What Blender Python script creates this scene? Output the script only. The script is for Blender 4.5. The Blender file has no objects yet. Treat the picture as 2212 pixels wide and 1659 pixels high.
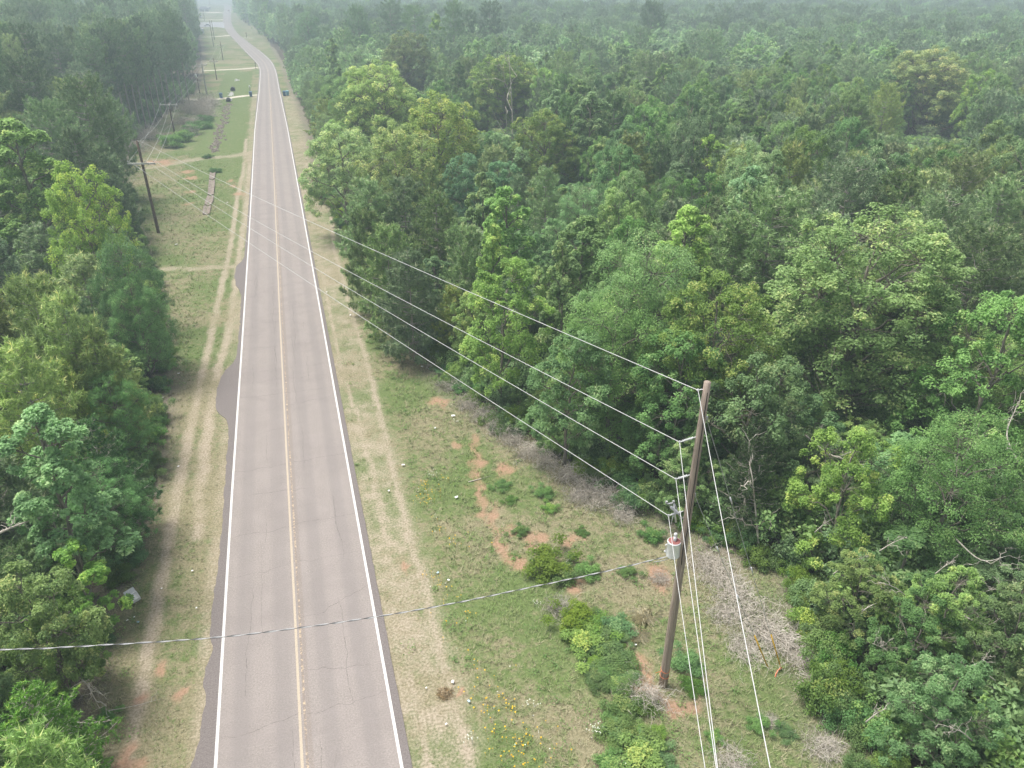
import bpy, numpy as np, random
from math import *
from mathutils import Matrix, Vector

rng = np.random.default_rng(7)
S = bpy.context.scene
COL = S.collection

# ------------------------------------------------------------------ survey: photo pixels (2212 wide) -> metres on the ground
F, CX, CY, HC = 1660., 1106., 829.5, 26.4
PITCH, YAW = radians(27.401), radians(16.0807)
FW = np.array([sin(YAW)*cos(PITCH), cos(YAW)*cos(PITCH), -sin(PITCH)])
RT = np.array([cos(YAW), -sin(YAW), 0.])
UP = np.cross(RT, FW)
CAM = np.array([0, 0, HC])
FH = np.array([sin(YAW), cos(YAW), 0.])

def ray(x, y): return FW + RT*(x-CX)/F - UP*(y-CY)/F
def g(x, y, h=0.):
    r = ray(x, y); return CAM + r*((h-HC)/r[2])
def proj(p):
    d = np.asarray(p, float)-CAM; z = d@FW
    return CX+F*(d@RT)/z, CY-F*(d@UP)/z, z
def pp(x, y, P, n=FH):
    r = ray(x, y); return CAM + r*(((P-CAM)@n)/(r@n))

# ------------------------------------------------------------------ helpers
def mesh_np(name, V, Fc, mats=(), midx=None, attrs=None, smooth=False, uv=None):
    """V (n,3); Fc a list of (k,m) integer arrays of faces with m corners"""
    V = np.ascontiguousarray(V, dtype=np.float32)
    if not isinstance(Fc, (list, tuple)): Fc = [Fc]
    Fc = [np.asarray(f, dtype=np.int32) for f in Fc if len(f)]
    me = bpy.data.meshes.new(name)
    me.vertices.add(len(V)); me.vertices.foreach_set('co', V.ravel())
    loops = np.concatenate([f.ravel() for f in Fc])
    sizes = np.concatenate([np.full(len(f), f.shape[1], dtype=np.int32) for f in Fc])
    starts = np.concatenate([[0], np.cumsum(sizes)[:-1]]).astype(np.int32)
    me.loops.add(len(loops)); me.loops.foreach_set('vertex_index', loops)
    me.polygons.add(len(sizes)); me.polygons.foreach_set('loop_start', starts)
    if midx is not None: me.polygons.foreach_set('material_index', np.asarray(midx, dtype=np.int32))
    me.polygons.foreach_set('use_smooth', np.full(len(sizes), smooth, dtype=bool))
    me.update(calc_edges=True)
    for m in mats: me.materials.append(m)
    for k, a in (attrs or {}).items():
        a = np.asarray(a, dtype=np.float32)
        if a.ndim == 1:
            at = me.attributes.new(k, 'FLOAT', 'POINT'); at.data.foreach_set('value', a)
        else:
            at = me.attributes.new(k, 'FLOAT_COLOR', 'POINT'); at.data.foreach_set('color', np.ascontiguousarray(a).ravel())
    if uv is not None:
        l = me.uv_layers.new(name='uv'); l.data.foreach_set('uv', np.ascontiguousarray(uv[loops], dtype=np.float32).ravel())
    return me

def link(name, me, parent=None, loc=None, rot=None):
    o = bpy.data.objects.new(name, me); COL.objects.link(o)
    if parent is not None: o.parent = parent
    if loc is not None: o.location = [float(c) for c in loc]
    if rot is not None: o.rotation_euler = rot
    return o

def tag(o, label=None, cat=None, group=None, kind=None):
    if label: o['label'] = label
    if cat: o['category'] = cat
    if group: o['group'] = group
    if kind: o['kind'] = kind
    return o

def root(name, loc, rz=0, label=None, cat=None, group=None, s=1.):
    o = bpy.data.objects.new(name, None); COL.objects.link(o)
    o.location = [float(c) for c in loc]; o.rotation_euler = (0, 0, rz); o.scale = (s, s, s)
    o.empty_display_size = .3
    return tag(o, label, cat, group)

class MB:
    """collects tubes, boxes and loose faces into one mesh"""
    def __init__(s): s.V = []; s.Q = []; s.T = []; s.n = 0
    def add(s, V, Q=(), T=()):
        V = np.asarray(V, float).reshape(-1, 3)
        if len(Q): s.Q.append(np.asarray(Q)+s.n)
        if len(T): s.T.append(np.asarray(T)+s.n)
        s.V.append(V); s.n += len(V)
    def tube(s, P, R, k=6, cap=True):
        P = np.asarray(P, float); n = len(P); R = np.broadcast_to(np.asarray(R, float), (n,))
        T = np.gradient(P, axis=0); T /= np.linalg.norm(T, axis=1)[:, None]+1e-9
        ref = np.array([0, 0, 1.]) if abs(T[0, 2]) < .9 else np.array([1., 0, 0])
        A = np.cross(T, ref); A /= np.linalg.norm(A, axis=1)[:, None]+1e-9
        B = np.cross(T, A)
        a = np.arange(k)*2*pi/k
        V = P[:, None]+R[:, None, None]*(A[:, None]*np.cos(a)[None, :, None]+B[:, None]*np.sin(a)[None, :, None])
        i = np.arange(n-1)[:, None]*k; j = np.arange(k)[None]; j2 = (j+1) % k
        Q = np.stack([i+j, i+j2, i+k+j2, i+k+j], -1).reshape(-1, 4)
        T3 = []
        V = V.reshape(-1, 3)
        if cap:
            V = np.vstack([V, P[0], P[-1]]); m = n*k
            T3 = [(m, (q+1) % k, q) for q in range(k)]+[(m+1, (n-1)*k+q, (n-1)*k+(q+1) % k) for q in range(k)]
        s.add(V, Q, T3)
    def box(s, c, d, M=None):
        c = np.asarray(c, float); d = np.asarray(d, float)/2
        v = np.array([(x, y, z) for x in (-1, 1) for y in (-1, 1) for z in (-1, 1)], float)*d
        if M is not None: v = v@np.asarray(M).T
        s.add(v+c, [(0, 1, 3, 2), (4, 6, 7, 5), (0, 4, 5, 1), (2, 3, 7, 6), (0, 2, 6, 4), (1, 5, 7, 3)])
    def lathe(s, prof, c=(0, 0, 0), k=16, axis=None):
        """prof: list of (r,z)"""
        a = np.arange(k)*2*pi/k; V = []
        for r, z in prof: V += [(r*cos(t), r*sin(t), z) for t in a]
        V = np.array(V)
        if axis is not None:
            q = Vector((0, 0, 1)).rotation_difference(Vector([float(t) for t in axis])).to_matrix()
            V = V@np.array(q).T
        n = len(prof); i = np.arange(n-1)[:, None]*k; j = np.arange(k)[None]; j2 = (j+1) % k
        s.add(V+np.asarray(c, float), np.stack([i+j, i+j2, i+k+j2, i+k+j], -1).reshape(-1, 4))
    def mesh(s, name, mat=None, smooth=False, attrs=None, bevel=0):
        me = mesh_np(name, np.vstack(s.V), [np.vstack(x) for x in (s.Q, s.T) if x], [mat] if mat else [], smooth=smooth, attrs=attrs)
        if bevel:
            import bmesh
            b = bmesh.new(); b.from_mesh(me)
            bmesh.ops.bevel(b, geom=[e for e in b.edges if e.calc_face_angle(0) > .8], offset=bevel, segments=2, affect='EDGES', profile=.6)
            b.to_mesh(me); b.free()
        return me
    def build(s, name, mat, parent=None, smooth=False, bevel=0, loc=None, rot=None):
        return link(name, s.mesh(name, mat, smooth, bevel=bevel), parent, loc, rot)

def catmull(P, n=12):
    P = np.asarray(P, float); P = np.vstack([2*P[0]-P[1], P, 2*P[-1]-P[-2]]); out = []
    for i in range(1, len(P)-2):
        t = np.linspace(0, 1, n, endpoint=False)[:, None]
        a, b, c, d = P[i-1], P[i], P[i+1], P[i+2]
        out.append(.5*((2*b)+(c-a)*t+(2*a-5*b+4*c-d)*t*t+(-a+3*b-3*c+d)*t**3))
    return np.vstack(out+[P[-2][None]])

def vnoise(x, y, seed=0):
    """cheap smooth value noise, 0..1"""
    r = np.random.default_rng(seed).random((256, 256))
    xi = np.floor(x).astype(int); yi = np.floor(y).astype(int); fx = x-xi; fy = y-yi
    fx = fx*fx*(3-2*fx); fy = fy*fy*(3-2*fy)
    f = lambda a, b: r[a % 256, b % 256]
    return (f(xi, yi)*(1-fx)+f(xi+1, yi)*fx)*(1-fy)+(f(xi, yi+1)*(1-fx)+f(xi+1, yi+1)*fx)*fy
def fbm(x, y, seed=0, o=4):
    s = 0; a = .5; t = 0
    for k in range(o): s = s+a*vnoise(x*2**k, y*2**k, seed+k); t += a; a *= .5
    return s/t

# ------------------------------------------------------------------ materials
def mat(name, rough=.9, spec=.3):
    m = bpy.data.materials.new(name); m.use_nodes = True
    nt = m.node_tree; b = nt.nodes['Principled BSDF']
    b.inputs['Roughness'].default_value = rough
    b.inputs['Specular IOR Level'].default_value = spec
    return m, nt, b
def N(nt, t, **kw):
    n = nt.nodes.new(t)
    for k, v in kw.items():
        if k.startswith('i_'): n.inputs[k[2:].replace('_', ' ')].default_value = v
        else: setattr(n, k, v)
    return n
def noise(nt, scale, detail=4, vec=None, rough=.55, dist=0.):
    n = N(nt, 'ShaderNodeTexNoise'); n.inputs['Scale'].default_value = scale; n.inputs['Detail'].default_value = detail
    n.inputs['Roughness'].default_value = rough; n.inputs['Distortion'].default_value = dist
    if vec is not None: nt.links.new(vec, n.inputs['Vector'])
    return n.outputs['Fac']
def obco(nt): return N(nt, 'ShaderNodeTexCoord').outputs['Object']
def mth(nt, op, a, b=None, c=None, clamp=False):
    n = N(nt, 'ShaderNodeMath', operation=op, use_clamp=clamp)
    for i, v in enumerate((a, b, c)):
        if v is None: continue
        if isinstance(v, (int, float)): n.inputs[i].default_value = v
        else: nt.links.new(v, n.inputs[i])
    return n.outputs[0]
def mix(nt, f, a, b, mode='MIX'):
    n = N(nt, 'ShaderNodeMix', data_type='RGBA', blend_type=mode)
    for s, v in ((n.inputs['Factor'], f), (n.inputs['A'], a), (n.inputs['B'], b)):
        if isinstance(v, (int, float)): s.default_value = v
        elif isinstance(v, tuple): s.default_value = (*v, 1) if len(v) == 3 else v
        else: nt.links.new(v, s)
    return n.outputs['Result']
def step(nt, v, lo, hi, a=0., b=1.):
    n = N(nt, 'ShaderNodeMapRange', interpolation_type='SMOOTHSTEP')
    nt.links.new(v, n.inputs['Value'])
    for k, q in (('From Min', lo), ('From Max', hi), ('To Min', a), ('To Max', b)): n.inputs[k].default_value = q
    return n.outputs['Result']
def attr(nt, name, out='Fac'): return N(nt, 'ShaderNodeAttribute', attribute_name=name).outputs[out]

def plain(name, c, rough=.7, spec=.4, var=.15, scale=20, metal=0., c2=None):
    m, nt, b = mat(name, rough, spec)
    f = noise(nt, scale, 4, obco(nt))
    c2 = c2 or tuple(x*(1-var) for x in c)
    nt.links.new(mix(nt, step(nt, f, .35, .65), c2, tuple(min(x*(1+var*.5), 1) for x in c)), b.inputs['Base Color'])
    b.inputs['Metallic'].default_value = metal
    return m

def leafmat(name, c0, c1, c2, rough=.55, trans=.42, hv=.012, spec=.25):
    """c0..c1 by the per-leaf tint, c2 for the new-growth leaves (tint>.85); object colour multiplies, object random shifts"""
    m, nt, b = mat(name, rough, spec)
    t = attr(nt, 'tint')
    col = mix(nt, t, c0, c1); col = mix(nt, step(nt, t, .8, .98), col, c2)
    oi = N(nt, 'ShaderNodeObjectInfo')
    col = mix(nt, 1., col, oi.outputs['Color'], 'MULTIPLY')
    hs = N(nt, 'ShaderNodeHueSaturation')
    nt.links.new(col, hs.inputs['Color'])
    nt.links.new(mth(nt, 'MULTIPLY_ADD', oi.outputs['Random'], hv*2, .5-hv), hs.inputs['Hue'])
    nt.links.new(mth(nt, 'MULTIPLY_ADD', oi.outputs['Random'], -.35, 1.12), hs.inputs['Saturation'])
    r2 = mth(nt, 'FRACT', mth(nt, 'MULTIPLY', oi.outputs['Random'], 7.31))
    nt.links.new(mth(nt, 'MULTIPLY_ADD', r2, .62, .80), hs.inputs['Value'])
    nt.links.new(hs.outputs['Color'], b.inputs['Base Color'])
    tr = N(nt, 'ShaderNodeBsdfTranslucent'); nt.links.new(hs.outputs['Color'], tr.inputs['Color'])
    ms = N(nt, 'ShaderNodeMixShader'); ms.inputs[0].default_value = trans
    nt.links.new(b.outputs[0], ms.inputs[1]); nt.links.new(tr.outputs[0], ms.inputs[2])
    nt.links.new(ms.outputs[0], nt.nodes['Material Output'].inputs['Surface'])
    return m

LEAF = leafmat('broad_leaf', (.095, .20, .062), (.38, .56, .205), (.54, .63, .28))
NEEDLE = leafmat('pine_needle', (.14, .235, .10), (.41, .54, .24), (.60, .62, .35), rough=.5, trans=.2)
SHRUB = leafmat('shrub_leaf', (.12, .23, .075), (.24, .37, .115), (.38, .47, .16))
LEAF2 = leafmat('distant_broad_leaf', (.17, .32, .13), (.42, .60, .27), (.56, .66, .35), rough=.6)  # lighter copy of the broad leaf, distance haze put into its colour
NEEDLE2 = leafmat('distant_needle', (.17, .29, .15), (.38, .51, .26), (.55, .60, .34), trans=.3)  # paler needles for far pines, haze lightening painted into the base colours
CONIF = leafmat('cedar_spray', (.085, .155, .075), (.16, .24, .105), (.26, .31, .14), trans=.2)

def barkmat(name, c, c2):
    m, nt, b = mat(name, .95, .15)
    mp = N(nt, 'ShaderNodeMapping'); nt.links.new(obco(nt), mp.inputs[0]); mp.inputs['Scale'].default_value = (1, 1, .2)
    nt.links.new(mix(nt, step(nt, noise(nt, 9, 5, mp.outputs[0]), .3, .7), c2, c), b.inputs['Base Color'])
    return m
BARK = barkmat('grey_bark', (.34, .31, .26), (.15, .13, .105))
PBARK = barkmat('pine_bark', (.50, .46, .42), (.27, .24, .21))
TWIG = barkmat('dead_twig', (.66, .61, .54), (.40, .355, .30))

# ------------------------------------------------------------------ tree prototypes
def frames(Nrm, r):
    """two tangents for every normal"""
    a = r.normal(size=Nrm.shape); t = np.cross(Nrm, a); t /= np.linalg.norm(t, axis=1)[:, None]+1e-9
    return t, np.cross(Nrm, t)

def leaves(C, Nrm, size, tint, r, wide=.55):
    n = len(C); t, b = frames(Nrm, r)
    s = (size*(.7+.6*r.random(n)))[:, None]
    V = np.stack([C-t*s*.5, C+b*s*wide*.5+Nrm*s*.08, C+t*s*.5, C-b*s*wide*.5+Nrm*s*.08], 1).reshape(-1, 3)
    Q = np.arange(n*4).reshape(-1, 4)
    return V, Q, np.repeat(tint, 4)

def unit(v): return v/(np.linalg.norm(v, axis=-1, keepdims=True)+1e-9)

def limb(p0, p1, r, sag=.15, n=6, wob=.06):
    t = np.linspace(0, 1, n)[:, None]; L = np.linalg.norm(np.subtract(p1, p0))
    P = np.asarray(p0)*(1-t)+np.asarray(p1)*t
    P = P+np.array([0, 0, 1.])*np.sin(t*pi)*L*sag+r.normal(size=(n, 3))*L*wob*np.sin(t*pi)
    return P

def broadleaf(seed, H, R, cb=.25, lobes=12, clumps=14, nleaf=20000, size=.17, conic=0., tip=.12, flat=.75, bare=.15, gap=0., cr=.55, hub=None):
    r = np.random.default_rng(seed)
    tr = MB()
    bend = r.normal(size=2)*.03*H
    tz = np.linspace(0, .86, 9); tp = np.stack([bend[0]*tz**2, bend[1]*tz**2, tz*H], 1)+np.r_[[[0, 0, 0]], r.normal(size=(8, 3))*[.06, .06, 0]*R*.4]
    r0 = .012*H+.02*R
    tr.tube(tp, r0*(1-tz*.85)*np.where(tz == 0, 1.35, 1), 8)
    z0 = cb*H; hc = (H-z0)/2
    LC = []; LR = []
    k = 0
    for i in range(lobes):
        u = (i+.5)/lobes
        zz = z0+(H-z0)*(.10+.83*u)
        prof = sqrt(max(0, 1-((zz-z0-hc*.75)/(hc*1.25))**2)) if conic == 0 else 1
        prof = prof*(1-conic)+(1-u)**.8*conic+.08
        a = i*2.399+r.random()*.8
        d = R*prof*(.55+.22*r.random())
        if i == lobes-1: d = .05*R
        LC.append((d*cos(a)+bend[0]*u, d*sin(a)+bend[1]*u, zz)); LR.append(R*(.36+.2*r.random())*(1-.45*conic*u))
    LC = np.array(LC); LR = np.array(LR)
    for c, lr in zip(LC, LR):
        h = np.clip((c[2]-.25*lr-np.hypot(c[0], c[1])*.55)/H, cb*.55, .84)
        s = np.array([np.interp(h, tz, tp[:, 0]), np.interp(h, tz, tp[:, 1]), h*H])
        tr.tube(limb(s, c, r, .06), np.linspace(r0*.42, r0*.12, 6), 5, False)
    Cs = []; Ns = []
    for c, lr in zip(LC, LR):
        n = clumps
        d = unit(r.normal(size=(n, 3))+[0, 0, .55]); out = unit(c*[1, 1, 0]+[0, 0, .3])
        d = unit(d+.35*out)
        cc = c+d*lr*(.65+.4*r.random((n, 1)))*[1, 1, flat]
        for j in range(n):
            if r.random() < .75:
                tr.tube(limb(c, cc[j], r, .04, 4), np.linspace(r0*.11, r0*.045, 4), 3, False)
            if r.random() < bare:   # a bare grey twig standing out of the leaves
                e = cc[j]+d[j]*lr*(.15+.35*r.random()); tr.tube(limb(c, e, r, .05, 5), np.linspace(r0*.10, r0*.03, 5), 3, False)
        keep = r.random(n) > gap
        Cs.append(cc[keep]); Ns.append(d[keep])
    Cs = np.vstack(Cs); Ns = np.vstack(Ns); nc = len(Cs)
    per = nleaf//nc; idx = np.repeat(np.arange(nc), per); n = len(idx)
    rad = cr*(.6+.7*r.random(nc))[idx][:, None]*(R/3.5)**.5
    # clumps are domes: more leaves on their outer shell
    d = unit(r.normal(size=(n, 3))+Ns[idx]*.9+[0, 0, .35])
    P = Cs[idx]+d*rad*(r.random((n, 1))**.45)*[1, 1, .7]
    Nn = unit(d*.45+[0, 0, 1.0]+r.normal(size=(n, 3))*.42)
    ct = r.random(nc)
    tint = np.clip(.5*ct[idx]+.5*r.random(n), 0, .8)
    young = r.random(nc) < tip
    tint = np.where(young[idx] & (r.random(n) < .6), .85+.15*r.random(n), tint)
    P[:, 2] = np.maximum(P[:, 2], .1)
    V, Q, T = leaves(P, Nn, size*1.22, tint, r)
    return V, [Q], T, tr

def pine(seed, H, R, cb=.2, whorls=16, br=5, tufts=9, nn=18, nl=.31, w=.06, tip=.2, top=.5, round_=0.):
    r = np.random.default_rng(seed); tr = MB()
    b = r.normal(size=2)*.012*H
    tz = np.linspace(0, 1, 8); tp = np.stack([b[0]*tz**2, b[1]*tz**2, tz*H*.97], 1); r0 = .011*H+.01
    tr.tube(tp, r0*(1-tz*.92), 7)
    C = []; D = []; Y = []
    for i in range(whorls):
        u = (i+r.random()*.5)/whorls; z = H*(cb+(1-cb)*u*.97)
        L0 = R*((1-u)**.75*(1-round_)+round_*sqrt(max(0.02, 1-(2*u-.85)**2*.85)))+.12*R
        if u < .15: L0 *= .7
        a0 = r.random()*6.28
        for j in range(br):
            a = a0+j*2*pi/br+r.normal()*.3; L = L0*(.75+.5*r.random())
            up = .1+.55*u+r.normal()*.08
            e = np.array([cos(a)*L+b[0]*u, sin(a)*L+b[1]*u, z+L*up])
            s = np.array([b[0]*u*u, b[1]*u*u, z])
            P = limb(s, e, r, -.10, 6, .03); tr.tube(P, np.linspace(.011*L+.008, .006, 6), 4, False)
            m = max(3, int(tufts*L/R+.5))
            for q in range(m):
                t = .35+.65*(q+r.random())/m
                p = np.array([np.interp(t*5, np.arange(6), P[:, k]) for k in range(3)])
                sp = L*.30*(1.1-t)+.1
                dirn = unit(np.array([cos(a), sin(a), 0])*.5+r.normal(size=3)*.7+[0, 0, .45])
                tpnt = p+dirn*sp
                if q % 2 == 0: tr.tube(np.array([p, (p+tpnt)/2+[0, 0, -.02], tpnt]), [.009, .007, .005], 3, False)
                C.append(tpnt); D.append(unit(dirn*.7+[0, 0, .8])); Y.append(r.random() < tip)
                if True: C.append(p+unit(r.normal(size=3)+[0, 0, .3])*sp*.8); D.append(unit(r.normal(size=3)*.5+[0, 0, .8])); Y.append(False)
            C.append(e); D.append(unit([cos(a)*.5, sin(a)*.5, 1])); Y.append(r.random() < tip)
    for q in range(5): C.append(tp[-1]+[0, 0, -.25*q]+r.normal(size=3)*.05*q); D.append(np.array([0, 0, 1.])); Y.append(True)
    C = np.array(C); D = np.array(D); Y = np.array(Y); nt_ = len(C)
    idx = np.repeat(np.arange(nt_), nn); n = len(idx)
    along = r.random((n, 1))**.7
    base = C[idx]-D[idx]*nl*1.5*along                      # needles clothe the twig behind its tip
    d = unit(D[idx]*.7+r.normal(size=(n, 3))*.75)
    L = nl*(.7+.6*r.random((n, 1)))
    side = unit(np.cross(d, r.normal(size=(n, 3))))*w*.5
    V = np.stack([base-side, base+side, base+d*L], 1).reshape(-1, 3)
    T = np.arange(n*3).reshape(-1, 3)
    ct = r.random(nt_)
    tint = np.clip(.55*ct[idx]+.4*r.random(n), 0, .8); tint = np.where(Y[idx] & (along[:, 0] < .35), .93, tint)
    return V, [T], np.repeat(tint, 3), tr

def treeproto(data, leafm, bark):
    V, Fc, T, tr = data
    crown = mesh_np('crown', V, Fc, [leafm], attrs={'tint': T})
    trunk = tr.mesh('trunk', bark, True)
    return crown, trunk, float(V[:, 2].max()), float(np.percentile(np.hypot(V[:, 0], V[:, 1]), 96))

def fuse(data, leafm, bark, name):
    V, Fc, T, tr = data
    TV = np.vstack(tr.V); tq = np.vstack(tr.Q)
    Fl = [f for f in Fc]; n = len(V)
    fs = Fl+[tq+n]
    mi = np.concatenate([np.zeros(sum(len(f) for f in Fl)), np.ones(len(tq))])
    me = mesh_np(name, np.vstack([V, TV]), fs, [leafm, bark], mi, {'tint': np.concatenate([T, np.zeros(len(TV))])})
    return bpy.data.objects.new(name, me)
PR = {}; MIDO = {}; MIDK = ('round_a', 'round_b', 'fine_a', 'gum_a', 'pine_a', 'pine_b')
def addp(k, data, leafm, bark):
    PR[k] = treeproto(data, leafm, bark)
    if k in MIDK: MIDO[k] = fuse(data, leafm, bark, 'mid_'+k)
# nominal sizes; copies are scaled to the size surveyed in the photo
addp('oak_big', broadleaf(11, 15, 6.2, .16, 26, 24, 62000, .20, tip=.22, bare=.3, gap=.08, cr=.60), LEAF, BARK)
addp('oak_b', broadleaf(12, 13, 5, .2, 20, 20, 42000, .19, tip=.3, bare=.2, gap=.05, cr=.6), LEAF, BARK)
addp('round_a', broadleaf(13, 9, 3.2, .15, 13, 16, 26000, .155, tip=.10, bare=.12), LEAF, BARK)
addp('round_b', broadleaf(14, 10, 3.6, .12, 15, 15, 26000, .165, tip=.05, bare=.15, flat=.65), LEAF, BARK)
addp('round_c', broadleaf(15, 8, 3.0, .08, 12, 14, 22000, .15, tip=.18, bare=.3, gap=.1), LEAF, BARK)
addp('fine_a', broadleaf(16, 11, 4.2, .12, 20, 20, 44000, .12, tip=.06, bare=.05, cr=.7), LEAF, BARK)
addp('gum_a', broadleaf(17, 12, 3.0, .10, 18, 12, 24000, .20, conic=.75, tip=.15, bare=.05, cr=.5), LEAF, BARK)
addp('gum_b', broadleaf(18, 9, 2.3, .10, 14, 11, 17000, .19, conic=.85, tip=.25, bare=.05, cr=.45), LEAF, BARK)
addp('sap_a', broadleaf(19, 5, 1.9, .06, 8, 12, 12000, .13, tip=.12, bare=.45, gap=.1, cr=.5), LEAF, BARK)
addp('sap_b', broadleaf(20, 5.5, 1.7, .08, 8, 10, 10000, .15, conic=.4, tip=.2, bare=.35, cr=.42), LEAF, BARK)
addp('thicket_a', broadleaf(23, 6.2, 2.4, .04, 16, 14, 30000, .105, tip=.14, bare=.6, gap=.16, cr=.42), LEAF, BARK)
addp('thicket_b', broadleaf(24, 5.2, 2.2, .04, 14, 13, 26000, .095, tip=.08, bare=.7, gap=.2, cr=.38, flat=.9), LEAF, BARK)
addp('pine_a', pine(31, 13, 3.4, .22, 17, 5, 11, 20), NEEDLE, PBARK)
addp('pine_b', pine(32, 14, 4.0, .25, 17, 6, 12, 20, round_=.4), NEEDLE, PBARK)
addp('pine_y', pine(33, 8, 2.3, .08, 14, 5, 8, 22, tip=.35), NEEDLE, PBARK)
addp('pine_z', pine(34, 9, 2.6, .10, 14, 5, 9, 22, tip=.25, round_=.2), NEEDLE, PBARK)
addp('pine_tall', pine(35, 19, 3.0, .52, 11, 6, 10, 22, .28, round_=.7, tip=.1), NEEDLE, PBARK)
addp('pine_tallb', pine(36, 18, 3.2, .45, 12, 6, 10, 22, .28, round_=.6, tip=.1), NEEDLE, PBARK)
addp('cedar', pine(37, 7, 1.8, .05, 20, 6, 9, 26, .13, .03, tip=.1), CONIF, TWIG)
BROAD = ['round_a', 'round_b', 'round_c', 'fine_a', 'gum_a', 'oak_b', 'gum_b']
PINES = ['pine_a', 'pine_b', 'pine_y', 'pine_z']

# ------------------------------------------------------------------ forest edges (surveyed from the photo)
RE = np.array([(-60, 18), (12, 18.2), (16, 18.6), (20, 20.3), (22.5, 20.8), (25, 22), (28, 19.5), (32, 17.6), (35, 16.4), (42, 12.4), (52, 9.8), (60, 9.2), (69, 8.0),
               (76, 7.2), (90, 6.4), (117, 5.4), (133, 5.0), (180, 5.4), (230, 4.6), (285, 4.2), (323, 4.0), (356, 2.8), (408, 1.6), (457, -3), (534, -8), (626, -13.5), (744, -23), (1029, -32), (3000, -60)])
LE = np.array([(-60, -10.5), (23, -11.0), (26, -11.5), (31, -11.5), (36, -10.9), (44, -10.5), (58, -11.2), (63, -12), (75, -14.2), (88, -16.3), (112, -21), (130, -25.5), (150, -28.2),
               (185, -26.6), (214, -25), (242, -22), (331, -25.5), (420, -31), (508, -38), (700, -54), (1040, -76), (3000, -250)])
re_ = lambda y: np.interp(y, RE[:, 0], RE[:, 1])
le_ = lambda y: np.interp(y, LE[:, 0], LE[:, 1])

# ------------------------------------------------------------------ trees
def sfit(k, H, R):
    """uniform-ish scale so that the copy is H tall and R wide"""
    cH, cR = PR[k][2], PR[k][3]
    return (R/cR, R/cR, H/cH)

NTREE = {}
def tree(kind, x, y, H, R, name, label, cat, group=None, col=(1, 1, 1)):
    t = root(name, (x, y, 0), rng.random()*6.28, label, cat, group)
    t.scale = [float(v) for v in sfit(kind, H, R)]
    crown, trunk = PR[kind][0], PR[kind][1]
    a = link('crown', crown, t); b = link('trunk', trunk, t)
    a.color = (*col, 1)
    NTREE[name] = NTREE.get(name, 0)+1
    return t

placed = []
def top(px, py, H, R, kind, name, label, cat, col=(1, 1, 1), group=None):
    p = g(px, py, H); placed.append((p[0], p[1], R, H))
    return tree(kind, p[0], p[1], H, R, name, label, cat, group, col)

YG = (1.35, 1.15, .8); BG = (.8, 1.0, 1.15); DK = (.62, .72, .7); LT = (1.35, 1.35, 1.2); BR = (1.25, .92, .85); VG = (1.22, 1.18, .82)
OL = (1.32, 1.16, .95)
B, P_ = 'broadleaf_tree', 'pine_tree'
# --- right of the road
top(1900, 440, 15, 6.3, 'oak_big', B, 'largest oak with yellow-green new leaves and pale limbs, right of the near pole', 'tree', (1.15, 1.1, .85))
top(1560, 585, 12.5, 3.8, 'oak_b', B, 'oak flecked with cream new leaves just above the top of the near utility pole', 'tree', (1.12, 1.1, 1.0))
top(1400, 490, 13.5, 4.4, 'fine_a', B, 'pale grey-green fine-leaved tree standing above and left of the cream-flecked oak', 'tree', (1.1, 1.15, 1.15))
top(1080, 560, 11, 3.0, 'round_a', B, 'light green dome-crowned tree above the power lines, beside the young pines', 'tree', (1.2, 1.2, 1.0))
top(820, 125, 17, 6.5, 'oak_big', B, 'large olive-gold oak by the road bend in the middle distance, uppermost of the olive group', 'tree', OL)
top(940, 195, 15.5, 5.2, 'oak_b', B, 'olive-gold oak with bare forked limbs, right-hand one of the olive group', 'tree', OL)
top(730, 265, 13, 4.6, 'oak_b', B, 'olive-gold oak leaning over the verge, lowest left one of the olive group', 'tree', (1.3, 1.16, .95))
top(845, 260, 14, 4.6, 'oak_b', B, 'olive-gold oak in front centre of the olive group', 'tree', (1.32, 1.14, .95))
top(870, 62, 18, 6.5, 'oak_big', B, 'dull brownish-green oak rising behind the olive-gold oaks', 'tree', (1.1, .92, .9))
top(1090, 110, 16, 6.5, 'oak_big', B, 'broad grey-green oak with dark limbs right of the olive-gold oaks', 'tree', (1.05, 1.0, .9))
top(1180, 230, 13, 4.5, 'oak_b', B, 'grey-green oak with a bleached limb reaching left over the dark hollow', 'tree', (1.05, 1.0, .9))
top(2025, 95, 17, 8.0, 'oak_big', B, 'broad dull-brown domed oak standing out of the far canopy at upper right', 'tree', (1.2, .95, .85))
top(712, 82, 16, 2.6, 'gum_b', B, 'slender pointed bright green tree beside the olive-gold oaks, near the road', 'tree', VG)
top(1040, 372, 12, 2.2, 'gum_b', B, 'slender light green tree left of the dark hollow', 'tree', VG)
top(1100, 400, 12.5, 3.0, 'gum_a', B, 'mid green conical tree right of the slender light one', 'tree', (1.1, 1.2, 1.0))
top(1220, 515, 11.5, 1.9, 'gum_b', B, 'narrow yellow-green spire among darker broadleaf crowns above the power lines', 'tree', VG)
top(1065, 480, 11, 1.8, 'gum_b', B, 'narrow light green spire beside the light dome-crowned tree', 'tree', VG)
top(1480, 440, 13, 2.8, 'gum_a', B, 'pale yellow-green pointed tree left of the big dark pines', 'tree', (1.4, 1.3, .9))
top(1330, 620, 11, 3.6, 'fine_a', B, 'soft grey-green tree left of the cream-flecked oak', 'tree', (1.05, 1.12, 1.1))
top(1230, 700, 9.5, 2.8, 'round_a', B, 'glossy blue-green tree under the second power line', 'tree', (.92, 1.02, 1.0))
top(1480, 720, 9.5, 3.0, 'round_b', B, 'dark glossy tree just left of the near pole top', 'tree', (.85, 1.0, .95))
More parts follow.
